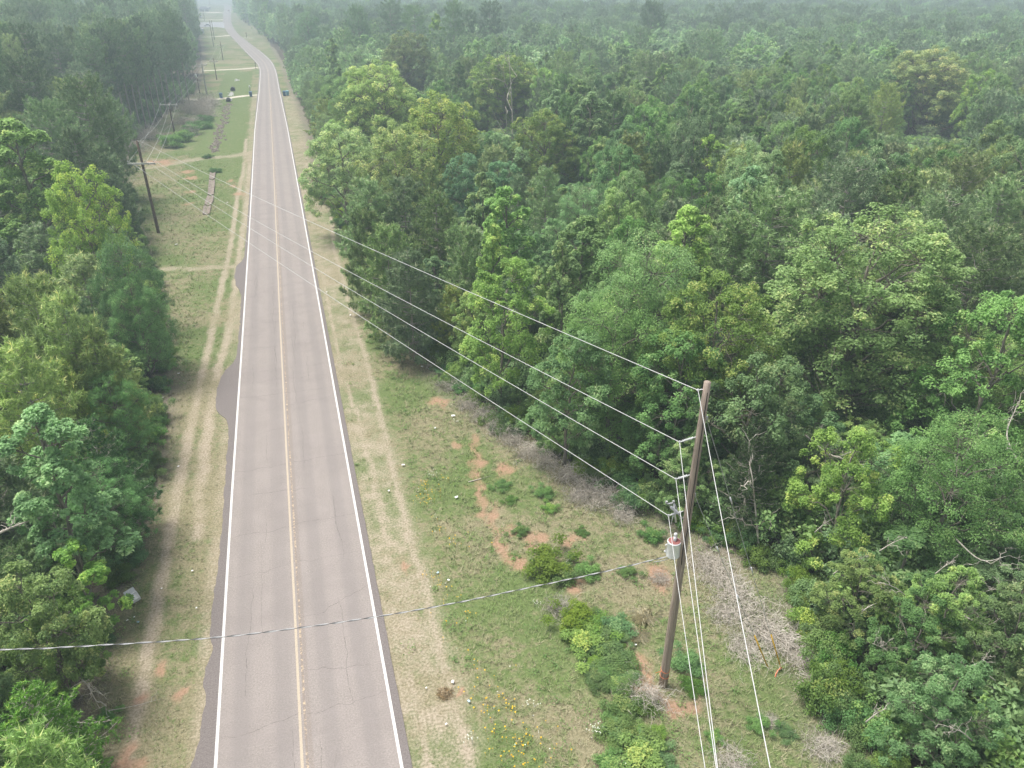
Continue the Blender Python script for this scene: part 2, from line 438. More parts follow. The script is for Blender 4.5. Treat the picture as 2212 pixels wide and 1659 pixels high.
top(1640, 760, 9.5, 3.2, 'round_c', B, 'leafy tree with bare twigs directly behind the near pole top', 'tree', (1.0, 1.05, .9))
top(2110, 890, 9.5, 3.2, 'fine_a', B, 'blue-green feathery tree at the right edge, brighter than the dark gap beside it', 'tree', (.95, 1.08, 1.0))
top(2190, 640, 12, 4.0, 'round_b', B, 'blue-green rounded tree cut by the right edge beside the largest oak', 'tree', (.9, 1.0, .95))
top(1640, 895, 7.5, 1.7, 'cedar', 'cedar_tree', 'feathery cedar with a bare lower trunk right behind the near utility pole', 'tree', (1, 1, 1))
top(1850, 930, 8, 2.4, 'round_c', B, 'yellow-green tree in front of the largest oak, twigs showing', 'tree', (1.12, 1.1, .85))
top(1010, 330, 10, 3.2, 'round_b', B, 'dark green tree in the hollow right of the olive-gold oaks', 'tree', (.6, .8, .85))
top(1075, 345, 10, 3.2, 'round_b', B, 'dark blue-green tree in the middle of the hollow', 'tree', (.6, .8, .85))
for px, py, H, R, k, lab in [
    (1680, 385, 14.5, 4.3, 'pine_b', 'large grey-green pine right of the pale pointed tree, fullest of the pine clump'),
    (1600, 455, 12, 3.0, 'pine_a', 'pine on the left flank of the big pine clump'),
    (1770, 430, 13, 3.6, 'pine_b', 'pine between the fullest pine and the largest oak'),
    (1850, 330, 14, 3.9, 'pine_b', 'pine rising behind the largest oak on its left'),
    (1960, 350, 13.5, 3.5, 'pine_a', 'pine directly behind the top of the largest oak'),
    (2060, 400, 13.5, 3.6, 'pine_b', 'light-tipped pine right of the top of the largest oak'),
    (2140, 470, 12.5, 3.6, 'pine_b', 'pine right of the light-tipped pine near the right edge'),
    (2180, 370, 13, 3.5, 'pine_a', 'pine at the right edge above the blue-green rounded tree'),
    (790, 375, 12, 3.2, 'pine_a', 'uppermost pine of the verge-side pine clump'),
    (870, 370, 12, 3.0, 'pine_a', 'pine behind the verge-side pine clump, below the olive oaks'),
    (785, 440, 10, 2.4, 'pine_z', 'low pine nearest the verge in the pine clump'),
    (830, 470, 10.5, 2.8, 'pine_z', 'pine in the middle of the verge-side pine clump'),
    (940, 400, 11.5, 2.6, 'pine_a', 'pine on the right flank of the verge-side pine clump'),
    (1000, 470, 10.5, 2.6, 'pine_z', 'greyish pine right of the verge-side pine clump'),
    (880, 530, 9.5, 2.6, 'pine_z', 'pine with a dark gap under it, lowest of the pine clump'),
    (1180, 350, 11.5, 2.4, 'pine_a', 'pointed pine at the right rim of the dark hollow'),
    (1120, 370, 10, 1.9, 'pine_y', 'small pointed pine in front of the dark hollow'),
    ]:
    top(px, py, H, R, k, P_, lab, 'pine tree', (.8, .9, .95) if py < 60 else (.95, 1., .95), 'pines right of the road')
def top_at(px, py, z, R, kind, name, label, cat, col=(1, 1, 1), group=None):
    H = HC-z*(py+31)*.888/F; return top(px, py, H, R, kind, name, label, cat, col, group)
for px, py, z, R, k, lab in [
    (768, 4, 225, 4.2, 'pine_b', 'far dark pine mass beside the road bend, left of the row above the oaks'),
    (842, -4, 235, 4.6, 'pine_tallb', 'far pine, leftmost of the row standing above the oaks'),
    (892, 8, 225, 4.6, 'pine_tallb', 'far broad pine, second of the row standing above the oaks'),
    (977, -4, 215, 3.0, 'pine_tall', 'far slim pine with a long bare trunk, third of the row'),
    (1013, 18, 225, 4.0, 'pine_tallb', 'far dense pine between two slim ones above the canopy'),
    (1057, -4, 220, 3.8, 'pine_tall', 'far tall pine, rightmost of the row standing above the oaks'),
    (1412, -4, 245, 5.0, 'pine_b', 'lone tall dark pine rising out of the far canopy at top centre-right')]:
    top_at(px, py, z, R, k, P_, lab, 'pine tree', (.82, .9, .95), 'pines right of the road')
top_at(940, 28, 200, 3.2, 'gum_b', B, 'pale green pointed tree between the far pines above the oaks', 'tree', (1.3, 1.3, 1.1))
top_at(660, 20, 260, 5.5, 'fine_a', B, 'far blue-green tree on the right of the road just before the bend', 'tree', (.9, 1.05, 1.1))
# --- left of the road
top(25, 255, 16.5, 4.3, 'gum_a', B, 'tall pale grey-green tree at the left edge, beside the bright yellow-green one', 'tree', (1.4, 1.4, 1.25))
top(150, 342, 14.5, 3.3, 'oak_b', B, 'bright yellow-green tree on the left, the most vivid crown in the scene', 'tree', (1.38, 1.32, .55))
top(245, 500, 11, 2.6, 'fine_a', B, 'dark fine-leaved tree right of the bright yellow-green one', 'tree', (.72, .9, .8))
top(275, 590, 8.5, 2.2, 'fine_a', B, 'dark drooping tree at the clearing edge left of the dirt drive', 'tree', (.75, .9, .8))
top(50, 570, 12, 2.8, 'pine_z', P_, 'young pine with pointed leaders below the pale grey-green tree', 'pine tree', (1.25, 1.2, .9))
top(120, 610, 11.5, 2.4, 'pine_z', P_, 'young pine with pointed leaders under the bright yellow-green tree', 'pine tree', (1.25, 1.2, .9))
top(190, 700, 9, 2.3, 'pine_z', P_, 'olive young pine bordering the verge beside the dark gap', 'pine tree', (1.25, 1.2, .9))
top(20, 720, 10.5, 2.6, 'pine_z', P_, 'olive young pine at the left edge halfway down', 'pine tree', (1.25, 1.2, .9))
top(110, 770, 8, 2.1, 'pine_y', P_, 'lowest olive young pine on the left, above the light green tree', 'pine tree', (1.25, 1.2, .9))
top(60, 885, 10.5, 2.5, 'gum_a', B, 'light blue-green tree at the left edge, below the olive pines', 'tree', (1.1, 1.25, 1.1))
top(190, 900, 7.5, 2.2, 'cedar', 'cedar_tree', 'dark feathery cedar-like tree reaching over the left verge', 'tree', (.8, 1.05, .85))
top(200, 990, 6, 1.9, 'fine_a', B, 'dark feathery tree with drooping sprays over the left verge', 'tree', (.72, .95, .8))
top(225, 800, 6.5, 2.0, 'fine_a', B, 'dark green bushy tree beside the black gap on the left verge', 'tree', (.75, .95, .85))
top(40, 1210, 7.5, 2.1, 'round_c', B, 'small-leaved tree with reddish-tinted leaves at the left edge', 'tree', (1.15, 1.05, .75))
top(150, 1180, 5, 1.5, 'sap_b', B, 'bright green small tree over the left verge above the service wire', 'tree', (1.2, 1.35, .7))
top(85, 1290, 5.5, 1.7, 'round_c', B, 'leafy tree crossed by the service wire on the left', 'tree', (1., 1.0, .8))
top(55, 1480, 5.5, 1.9, 'cedar', 'cedar_tree', 'bright green feathery tree near the lower left corner', 'tree', (1.1, 1.45, .7))
top(45, 1570, 7.5, 1.8, 'pine_y', P_, 'light young pine filling the lower left corner', 'pine tree', (1.35, 1.45, 1.1))
LP = [(110, 62, 19, 4.6, 'pine_b', 'tallest dark pine at upper left, behind the pale grey-green tree'), (35, 110, 18, 4.2, 'pine_b', 'dark pine at the left edge, just above the pale grey-green tree'),
      (165, 150, 17.5, 4.0, 'pine_b', 'dark pine below the tallest one and right of it'), (85, 200, 16, 3.8, 'pine_b', 'dark pine right behind the pale grey-green tree'),
      (215, 200, 14, 3.4, 'pine_b', 'dark pine at the foot of the bare-trunked stand'), (150, 265, 14, 3.2, 'pine_a', 'dark pine directly behind the bright yellow-green tree'),
      (205, 300, 11.5, 3.0, 'pine_z', 'low dark pine above the dark fine-leaved tree'), (225, 370, 9, 2.6, 'pine_z', 'low dark pine at the clearing edge beside the grey brush')]
for px, py, H, R, k, lab in LP: top(px, py, H, R, k, P_, lab, 'pine tree', (.78, .85, .85), 'dark pines left of the road')
# bare-trunked stand along the far left clearing: a front row with its trunks in view
rr = np.random.default_rng(5)
front = [(238, 318), (252, 312), (266, 305), (280, 298), (292, 290), (304, 282), (316, 276), (327, 270), (338, 263), (350, 255), (362, 247), (372, 240), (384, 232), (396, 224), (408, 216)]
for i, (px, py) in enumerate(front):
    p = g(px, py); H = 20.2+rr.normal()*1.1; R = 2.8
    placed.append((p[0], p[1], 1.2, H))
    t = tree('pine_tall' if i % 2 else 'pine_tallb', p[0], p[1], H, R, P_, '', 'pine tree', 'bare-trunked pines along the left clearing', (.72, .8, .85))
    t['label'] = 'tall pine with a long bare grey trunk in the row along the left clearing'

heroes = []
for a, b, r_, h in placed:
    if r_ > 1.3: q = proj((a, b, h)); heroes.append((q[0], q[1], q[2], r_*F/q[2]))
HER = np.array(heroes)
def tuck(x, y, H, R):
    """keep an anonymous tree below the visible crown of a surveyed one behind it"""
    for _ in range(14):
        px, py, z = proj((x, y, H)); m = (HER[:, 2] > z+1) & (abs(HER[:, 0]-px) < .75*HER[:, 3]+.6*R*F/z) & (py < HER[:, 1]+HER[:, 3]*2.1)
        if not m.any(): return H
        H *= .9
        if H < 3.2: return 0
    return 0
placed_a = [tuple(p) for p in placed]
def blocked(x, y, rad):
    for (a, b, r_, h) in near_cache(x, y):
        if (a-x)**2+(b-y)**2 < (r_*.64+rad*.64)**2: return True
    return False
CELL = 8.; cells = {}
def ins(p): cells.setdefault((int(p[0]//CELL), int(p[1]//CELL)), []).append(p)
def near_cache(x, y):
    i, j = int(x//CELL), int(y//CELL)
    for a in range(i-1, i+2):
        for b in range(j-1, j+2):
            yield from cells.get((a, b), ())
for p in placed_a: ins(p)

def zone(px, py, x, y_=0):
    """how much of the canopy is pine around a point of the photo"""
    if x < 0:
        if py > 700: return .25
        if y_ > 125: return .93
        return .8 if px < 330 else .45
    if 1480 < px and 280 < py < 620: return .6
    if 700 < px < 1000 and 330 < py < 660: return .75
    if py < 70: return .55
    if py < 330: return .3
    return .14 if py > 700 else .25

cand = []
tr_ = np.random.default_rng(21)
def fill(xmin, xmax, ymin, ymax, n, dmax):
    for _ in range(n):
        x = tr_.uniform(xmin, xmax); y = tr_.uniform(ymin, ymax)
        r_e, l_e = re_(y), le_(y)
        if l_e < x < r_e: continue
        d = x-r_e if x > 0 else l_e-x
        # trees grow with the distance from the mown edge
        grow = min(1, .5+d/13) if x > 0 else min(1, .5+d/10)
        if y < 45 and x > 0: grow = min(1, .42+d/18)
        if x < 0 and y > 120: grow = min(1, .75+d/12)
        H = (12.8 if x > 0 else 15.5 if y < 120 else 18.5)*grow*tr_.uniform(.78, 1.15)
        if x < 0 and y < 60: H *= .62
        if x > 0 and x*sin(YAW)+y*cos(YAW) < 30: H *= .72
        R = min(.15*H+1.05+tr_.uniform(-.35, .8), 3.9)
        if x < 0 and y > 120: R = min(R, 3.3)
        if d < R*(.9 if x < 0 and y < 60 else .62): continue
        if x < 0 and 128 < y < 235 and d < 2.8: continue
        px, py, z = proj((x, y, H)); pbx, pby, zb = proj((x, y, 0))
        if z < 4 or px < -260 or px > 2480 or (py > 1900): continue
        if z > dmax: continue
        if blocked(x, y, R): continue
        H = tuck(x, y, H, R)
        if not H: continue
        R = min(R, .22*H+1.3)
        if x > 0 and x*sin(YAW)+y*cos(YAW) < 33: R = min(R, tr_.uniform(1.7, 2.7))
        px, py, z = proj((x, y, H))
        c = (x, y, R, H); ins(c); cand.append((z, x, y, R, H, px, py, d))
fill(-40, 60, 6, 60, 9000, 400)
fill(-90, 130, 40, 150, 22000, 400)
fill(-170, 260, 130, 300, 40000, 330)
cand.sort()
nb = sum(1 for t in bpy.data.objects if t.name.startswith('broadleaf_tree')); npn = sum(1 for t in bpy.data.objects if t.name.startswith('pine_tree'))
LIMB, LIMP = 295, 290
rest = []
tints = [('bright green', (1.2, 1.18, .88), 1.3), ('mid green', (1., 1., .95), 2.4), ('grey-green', (1.05, 1.05, 1.1), 1.6), ('dark green', (.68, .82, .75), 1.5), ('olive', (1.18, 1.08, .88), 1.), ('blue-green', (.92, 1.02, 1.05), 1.)]
tw = np.array([t[2] for t in tints]); tw /= tw.sum()
def where(x, y, z, d):
    side = 'right' if x > 0 else 'left'
    if x > 0 and y < 45 and d < 6: return 'at the brushy forest edge right of the near pole', 'right edge near'
    if z < 45: return f'among the nearest trees {side} of the road', f'{side} near'
    if z < 75: return f'in the forest {side} of the road, beyond the near pole', f'{side} mid'
    if z < 110: return f'in the middle-distance canopy {side} of the road', f'{side} middle'
    return f'in the far canopy {side} of the road', f'{side} far'
for z, x, y, R, H, px, py, d in cand:
    isp = tr_.random() < zone(px, py, x, y)
    if isp and npn < LIMP:
        if x < 0 and 128 < y < 235 and d < 9: k = 'pine_tall'; H *= 1.04
        elif x < 0 and y > 100: k = ['pine_tall', 'pine_tallb', 'pine_b'][tr_.integers(3)]; H *= 1.03
        elif H < 9: k = ['pine_y', 'pine_z'][tr_.integers(2)]
        else: k = ['pine_a', 'pine_b', 'pine_z'][tr_.integers(3)]
        ci = [('dark', (.78, .88, .88)), ('grey-green', (1., 1., 1.05)), ('olive', (1.2, 1.1, .85))][tr_.integers(3)]
        w, gk = where(x, y, z, d); sz = 'small' if H < 7 else 'medium-sized' if H < 11.5 else 'tall'
        tree(k, x, y, H, R*.95, P_, f'{sz} {ci[0]} pine {w}', 'pine tree', f'{sz} {ci[0]} pines, {gk}', ci[1]); npn += 1
    elif (not isp) and nb < LIMB:
        if H < 6.2 or (x > 0 and z < 27): k = ['sap_a', 'sap_b', 'thicket_a', 'thicket_b'][tr_.integers(4)] if H < 4 or not (x > 0 and z < 34) else ['thicket_a', 'thicket_b', 'thicket_a'][tr_.integers(3)]
        elif R > 3.7: k = ['round_b', 'fine_a', 'oak_b'][tr_.integers(3)]
        else: k = BROAD[tr_.choice(7, p=[.2, .2, .16, .14, .14, .1, .06])]
        if k == 'gum_b': R *= .8
        ti = tr_.choice(len(tints), p=tw); tn, tc, _ = tints[ti]
        if x < 0 and tn == 'olive': tn, tc = 'dark green', (.68, .82, .75)
        if x > 0 and z < 34: tc = tuple(q*.84 for q in tc)
        w, gk = where(x, y, z, d); sz = 'small' if H < 6.2 else 'medium-sized' if H < 10 else 'tall'
        tree(k, x, y, H, R, B, f'{sz} {tn} broadleaf tree {w}', 'tree', f'{sz} {tn} broadleaf trees, {gk}', tc); nb += 1
    else: rest.append((x, y, H, R, isp))
print('TREES broad', nb, 'pine', npn, 'rest', len(rest), 'last z', cand[-1][0])

# far forest: one mass of instanced simple trees
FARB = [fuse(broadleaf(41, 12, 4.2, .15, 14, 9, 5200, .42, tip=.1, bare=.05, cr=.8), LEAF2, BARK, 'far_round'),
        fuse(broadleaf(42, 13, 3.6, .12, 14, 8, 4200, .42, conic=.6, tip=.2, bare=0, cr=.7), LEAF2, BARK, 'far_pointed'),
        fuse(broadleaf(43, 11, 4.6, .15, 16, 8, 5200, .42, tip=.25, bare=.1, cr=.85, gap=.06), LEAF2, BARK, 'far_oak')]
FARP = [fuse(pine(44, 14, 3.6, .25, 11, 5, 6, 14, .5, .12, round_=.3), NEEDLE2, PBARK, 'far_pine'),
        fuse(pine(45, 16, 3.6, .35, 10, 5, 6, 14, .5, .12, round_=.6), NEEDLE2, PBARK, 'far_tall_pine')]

def gn_instances(obj, srcs, rot_attr='rot', sc_attr='scl', pick='pick'):
    ng = bpy.data.node_groups.new('scatter', 'GeometryNodeTree')
    ng.interface.new_socket('Geometry', in_out='INPUT', socket_type='NodeSocketGeometry')
    ng.interface.new_socket('Geometry', in_out='OUTPUT', socket_type='NodeSocketGeometry')
    L = ng.links.new; nd = ng.nodes.new
    gi, go = nd('NodeGroupInput'), nd('NodeGroupOutput')
    jg = nd('GeometryNodeJoinGeometry')
    for sr in srcs:
        oi = nd('GeometryNodeObjectInfo'); oi.inputs['Object'].default_value = sr; oi.inputs['As Instance'].default_value = True
        L(oi.outputs['Geometry'], jg.inputs[0])
    ip = nd('GeometryNodeInstanceOnPoints'); ip.inputs['Pick Instance'].default_value = True
    def na(name, t):
        n = nd('GeometryNodeInputNamedAttribute'); n.data_type = t; n.inputs['Name'].default_value = name; return n.outputs['Attribute']
    cx = nd('ShaderNodeCombineXYZ'); L(na(rot_attr, 'FLOAT'), cx.inputs['Z'])
    L(gi.outputs[0], ip.inputs['Points']); L(jg.outputs[0], ip.inputs['Instance'])
    L(na(pick, 'INT'), ip.inputs['Instance Index']); L(cx.outputs[0], ip.inputs['Rotation']); L(na(sc_attr, 'FLOAT_VECTOR'), ip.inputs['Scale'])
    L(ip.outputs[0], go.inputs[0])
    obj.modifiers.new('scatter', 'NODES').node_group = ng

def scatter(name, P, pick, rot, scl, srcs, label, cat):
    me = bpy.data.meshes.new(name); me.vertices.add(len(P)); me.vertices.foreach_set('co', np.asarray(P, np.float32).ravel())
    a = me.attributes.new('pick', 'INT', 'POINT'); a.data.foreach_set('value', np.asarray(pick, np.int32))
    a = me.attributes.new('rot', 'FLOAT', 'POINT'); a.data.foreach_set('value', np.asarray(rot, np.float32))
    a = me.attributes.new('scl', 'FLOAT_VECTOR', 'POINT'); a.data.foreach_set('vector', np.asarray(scl, np.float32).ravel())
    o = link(name, me); gn_instances(o, srcs); tag(o, label, cat, kind='stuff'); return o

fr = np.random.default_rng(99)
Z0 = 140.
pts = []
for x, y, H, R, isp in rest: pts.append((x, y, H, R, isp))
zfar = cand[-1][0]
# jittered rows further out
def ring(z0, z1, sp):
    out = []
    nx = int(1.5*z1/sp)+2
    for zz in np.arange(z0, z1, sp):
        w = .75*zz+25
        xs = np.arange(-w, w, sp)
        q = np.stack([xs+fr.uniform(-.45, .45, len(xs))*sp, zz+fr.uniform(-.45, .45, len(xs))*sp], 1)
        out.append(q)
    q = np.vstack(out)
    X = q[:, 0]*cos(YAW)+q[:, 1]*sin(YAW); Y = -q[:, 0]*sin(YAW)+q[:, 1]*cos(YAW)
    m = (X > re_(Y)+2.6) | (X < le_(Y)-2.6)
    return X[m], Y[m]
zfar_h = 300.
for z0, z1, sp in ((zfar_h+30, 480, 5.2), (480, 720, 6.2), (720, 1150, 8.)):
    X, Y = ring(z0, z1, sp)
    for x, y in zip(X, Y):
        H = (12.5+4*fbm(np.array([x/60.]), np.array([y/60.]), 3)[0])*fr.uniform(.8, 1.18)*(1+.25*(sp > 7))
        if x < 0 and y < 800: H = min(H*1.42, 22)
        pts.append((x, y, H, sp*.62*fr.uniform(.85, 1.3), fr.random() < .4+.35*(vnoise(np.array([x/90.]), np.array([y/90.]), 8)[0] > .5)))
mids = [p for p in pts if proj((p[0], p[1], 5))[2] < 175]; pts = [p for p in pts if proj((p[0], p[1], 5))[2] >= 175]
print('FAR', len(pts), 'MID', len(mids))
for isp_, ks, nm_, lb_, ct_ in ((False, ('round_a', 'round_b', 'fine_a', 'gum_a'), 'middle_forest', 'mixed green broadleaf canopy filling the middle distance', 'forest'), (True, ('pine_a', 'pine_b'), 'middle_pine_forest', 'grey-green pine crowns mixed through the middle-distance canopy', 'forest')):
    q = [p for p in mids if bool(p[4]) == isp_]
    if not q: continue
    n = len(q); pick = fr.integers(0, len(ks), n); hh = np.array([PR[k][2] for k in ks]).mean(); rr_ = np.array([PR[k][3] for k in ks]).mean()
    scatter(nm_, np.array([(p[0], p[1], 0) for p in q]), pick, fr.random(n)*6.28, np.array([(p[3]/rr_, p[3]/rr_, p[2]/hh) for p in q]), [MIDO[k] for k in ks], lb_, ct_)
def isfar(b):
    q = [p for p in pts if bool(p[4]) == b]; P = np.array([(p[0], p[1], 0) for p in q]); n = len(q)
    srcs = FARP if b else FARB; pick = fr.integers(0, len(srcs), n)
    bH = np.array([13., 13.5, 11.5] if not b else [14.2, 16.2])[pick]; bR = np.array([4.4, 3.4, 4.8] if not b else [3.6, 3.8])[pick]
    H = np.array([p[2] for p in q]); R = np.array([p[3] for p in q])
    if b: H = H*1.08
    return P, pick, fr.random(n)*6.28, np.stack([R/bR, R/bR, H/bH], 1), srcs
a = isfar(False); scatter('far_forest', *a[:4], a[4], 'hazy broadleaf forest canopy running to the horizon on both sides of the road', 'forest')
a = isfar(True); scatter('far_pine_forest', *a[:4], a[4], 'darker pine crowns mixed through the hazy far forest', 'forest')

# undergrowth beneath the near canopy
def bushdata(seed, R, H, n, size, tip=.1):
    r = np.random.default_rng(seed); k = 22
    c = np.stack([r.normal(size=k)*R*.42, r.normal(size=k)*R*.42, r.random(k)**.8*H*.75+.05*H], 1)
    idx = r.integers(0, k, n); d = unit(r.normal(size=(n, 3))+[0, 0, .5])
    P = c[idx]+d*(r.random((n, 1))**.5)*[R*.33, R*.33, H*.26]; P[:, 2] = np.abs(P[:, 2])+.03
    t = np.clip(.5*r.random(k)[idx]+.5*r.random(n), 0, .8); t = np.where((r.random(k) < tip)[idx] & (r.random(n) < .6), .93, t)
    V, Q, T = leaves(P, unit(d*.5+[0, 0, .8]+r.normal(size=(n, 3))*.5), size, t, r)
    tr = MB()
    for q in c: tr.tube(limb((q[0]*.2, q[1]*.2, 0), q, r, .05, 5), np.linspace(.016, .005, 5), 3, False)
    return V, [Q], T, tr
UND = [fuse(bushdata(s, 1.6, 2.6, 1700, .22), LEAF, TWIG, 'under_bush') for s in (51, 52)]
UX = []
for x in np.arange(-60, 110, 1.7):
    for y in np.arange(6, 260, 1.7):
        if y > 125 and (x > -20 or x < -45): continue
        xx, yy = x+fr.uniform(-.8, .8), y+fr.uniform(-.8, .8)
        d = xx-re_(yy) if xx > 0 else le_(yy)-xx
        if d < .15: continue
        px, py, z = proj((xx, yy, 1))
        if z < 3 or not (-200 < px < 2420) or py > 1850: continue
        UX.append((xx, yy, 0))
UX = np.array(UX); n = len(UX)
s = fr.uniform(.7, 1.35, n); dd = np.where(UX[:, 0] > 0, UX[:, 0]-re_(UX[:, 1]), le_(UX[:, 1])-UX[:, 0])
s = s*np.clip(.42+dd/6, .4, 1)
print('UNDER', n)
scatter('undergrowth', UX, fr.integers(0, 2, n), fr.random(n)*6.28, np.stack([s, s, s], 1), UND, 'dense green undergrowth filling the forest floor beneath the trees', 'undergrowth')

# ------------------------------------------------------------------ ground
def segdist(X, Y, P):
    """distance of the points to a polyline, and the parameter along it"""
    P = np.asarray(P, float); best = np.full(X.shape, 1e9)
    for a, b in zip(P[:-1], P[1:]):
        d = b-a; t = np.clip(((X-a[0])*d[0]+(Y-a[1])*d[1])/(d@d+1e-9), 0, 1)
        best = np.minimum(best, np.hypot(X-a[0]-t*d[0], Y-a[1]-t*d[1]))
    return best
G = lambda L: np.array([g(*p)[:2] for p in L])
sm = lambda d, lo, hi: np.clip((hi-d)/(hi-lo), 0, 1)**2*(3-2*np.clip((hi-d)/(hi-lo), 0, 1))
T_TAN = [G([(532, 300), (524, 380), (512, 430), (503, 500), (490, 570), (472, 650), (455, 730), (432, 830), (404, 960), (385, 1060), (366, 1160), (350, 1250), (331, 1350), (315, 1420), (300, 1520), (286, 1600), (270, 1700)]),
         G([(541, 330), (530, 470), (519, 540), (506, 640), (490, 740), (470, 800), (452, 900), (442, 1000), (432, 1080), (428, 1160)]),
         G([(716, 470), (722, 540), (745, 620), (762, 680), (785, 760), (810, 850), (833, 940), (850, 1030), (866, 1080), (880, 1150), (905, 1230), (925, 1300), (945, 1380), (965, 1480), (990, 1560), (1012, 1640), (1030, 1720)]),
         G([(690, 560), (706, 640), (725, 740), (748, 830), (772, 900), (800, 1000), (818, 1080), (838, 1180), (858, 1290), (882, 1420), (907, 1560), (930, 1720)])]
T_W = [.52, .6, .44, .30]
DRV = [(G([(530, 572), (500, 577), (400, 580), (306, 585)]), .9), (G([(548, 328), (500, 338), (430, 343), (330, 362), (250, 372)]), 1.6)]
CLAY = [(1095, 1015, .8), (1031, 999, .5), (1027, 1021, .5), (1036, 1055, .5), (1045, 1085, .45), (1049, 1109, .6), (1068, 1112, .5), (1085, 1181, .6), (1092, 1200, .5), (1152, 1162, .5), (1160, 1185, .4),
        (1124, 1224, .6), (990, 962, .6), (953, 871, .7), (1228, 1171, .6), (1262, 1163, .4), (1421, 1243, .7), (1415, 1260, .4), (874, 1224, .3), (1377, 1461, .6), (1385, 1432, .5), (1448, 1513, .6), (1480, 1526, .5), (1460, 1540, .4),
        (413, 384, 1.3), (405, 372, 1.3), (353, 351, 2.2), (335, 350, 1.8), (410, 415, .9), (405, 440, .8), (502, 391, .9), (506, 402, .7), (513, 420, .8), (300, 1500, .4), (1115, 1150, .5), (285, 1640, .6), (355, 1440, .3), (395, 1500, .35), (330, 1080, .3),
        (1240, 1260, .45), (1350, 1460, .3), (1000, 1490, .2), (905, 700, .8), (840, 640, .7)]
MOWN = G([(495, 240), (540, 240), (535, 330), (505, 335), (420, 335), (455, 250)])
def masks(X, Y):
    X0, Y0 = X, Y; X = X+(fbm(X0*1.3+3, Y0*1.3, 41)-.5)*1.1; Y = Y+(fbm(X0*1.3, Y0*1.3+7, 42)-.5)*1.6
    n1 = fbm(X0*.9, Y0*.9, 1); n2 = fbm(X*.22+9, Y*.22, 2); n3 = fbm(X0*.866*1.9+Y0*.95, Y0*.866*1.9-X0*.95, 3, 1)
    dirt = np.zeros_like(X); clay = np.zeros_like(X)
    for P, w in zip(T_TAN, T_W):
        dirt = np.maximum(dirt, sm(segdist(X0*.7+X*.3, Y0*.7+Y*.3, P)/(.55+.8*n1), w*.1, w*1.35)*np.clip(.3+1.1*n2+.3*(n3-.5), 0, 1)*.95)
    for P, w in DRV: dirt = np.maximum(dirt, sm(segdist(X, Y, P)/(.6+.8*n1), w*.2, w*1.5)*(.5+.45*n1))
    # the strip by the asphalt is worn and dry
    dl = -5.9-X0; dr = X0-1.65
    m = (Y < 230)
    dirt = np.maximum(dirt, m*np.where((dr > -.3) & (X > 0), sm(dr, .1, 1.5)*(.25+.5*n1), 0))
    dirt = np.maximum(dirt, m*np.where((dl > -1.5) & (X < 0), sm(dl, .25, 1.2)*(.25+.6*n1), 0))
    dirt = np.maximum(dirt, m*np.where((X > 1.5) & (X < 7), np.clip(.55+.7*(n1-.3)+.5*(n3-.5), 0, 1)*sm(dr, 1.6, 4.4)*.8, 0))
    for px, py, r in CLAY:
        c = g(px, py); d = np.hypot(X-c[0], (Y-c[1])*.75)/(.3+1.2*n3); clay = np.maximum(clay, sm(d, r*.1, r*1.7)*.85)
    sp_ = G([(1030, 940), (1028, 999), (1036, 1055), (1048, 1109), (1066, 1135), (1086, 1190), (1112, 1232)]); clay = np.maximum(clay, sm(segdist(X, Y, sp_)/(.35+1.1*n3), .08, .62)*(.45+.5*n1))
    sp2 = G([(1368, 1440), (1380, 1480), (1430, 1505), (1490, 1530)]); clay = np.maximum(clay, sm(segdist(X, Y, sp2)/(.4+1.1*n3), .15, 1.0)*.8)
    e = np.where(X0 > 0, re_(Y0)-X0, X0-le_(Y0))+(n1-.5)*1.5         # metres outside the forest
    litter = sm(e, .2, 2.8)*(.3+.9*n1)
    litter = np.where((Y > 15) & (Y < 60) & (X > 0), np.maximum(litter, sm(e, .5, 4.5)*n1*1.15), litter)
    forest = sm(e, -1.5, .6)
    lush = np.clip(n2*1.5-.25+.25*(n1-.5), 0, 1)
    lush = np.where((X < -5.9) & (Y > 60) & (Y < 235), np.clip(lush*.8+.16+.25*(n3-.5), 0, 1), lush)
    lush = np.where((X < -7) & (X > -16) & (Y > 125) & (Y < 300), .55+.45*n1, lush)
    lush = np.where((X < 0) & (Y < 58), lush*.55, lush)
    return dirt, clay, np.clip(litter, 0, 1), np.clip(forest, 0, 1), lush

def axis(segs):
    out = []
    for a, b, s in segs: out.append(np.arange(a, b, s))
    return np.concatenate(out+[[segs[-1][1]]])
xs = axis([(-1450, -300, 50), (-300, -100, 10), (-100, -40, 2), (-40, -24, .8), (-24, -5, .22), (-5, 1, .75), (1, 24, .22), (24, 44, 1), (44, 104, 4), (104, 304, 20), (304, 1650, 60)])
ys = axis([(-120, 0, 10), (0, 12, 1), (12, 60, .22), (60, 100, .4), (100, 180, .8), (180, 320, 1.5), (320, 620, 4), (620, 1200, 12), (1200, 2050, 50)])
GX, GY = np.meshgrid(xs, ys)
dirt, clay, litter, forest, lush = masks(GX.ravel(), GY.ravel())
V = np.stack([GX.ravel(), GY.ravel(), np.zeros(GX.size)], 1)
nx_ = len(xs); i = (np.arange(len(ys)-1)[:, None]*nx_+np.arange(nx_-1)[None]).ravel()
gm, nt, b = mat('ground_cover', 1., .1)
co = obco(nt)
A_ = lambda k: attr(nt, k)
nf = noise(nt, 9, 5, co, .7); nm = noise(nt, 1.6, 5, co, .65); nl = noise(nt, 3.3, 4, co, .7)
green = mix(nt, step(nt, nf, .3, .7), (.090, .135, .045), (.175, .22, .085))
dry = mix(nt, step(nt, nf, .3, .7), (.17, .155, .085), (.33, .295, .19))
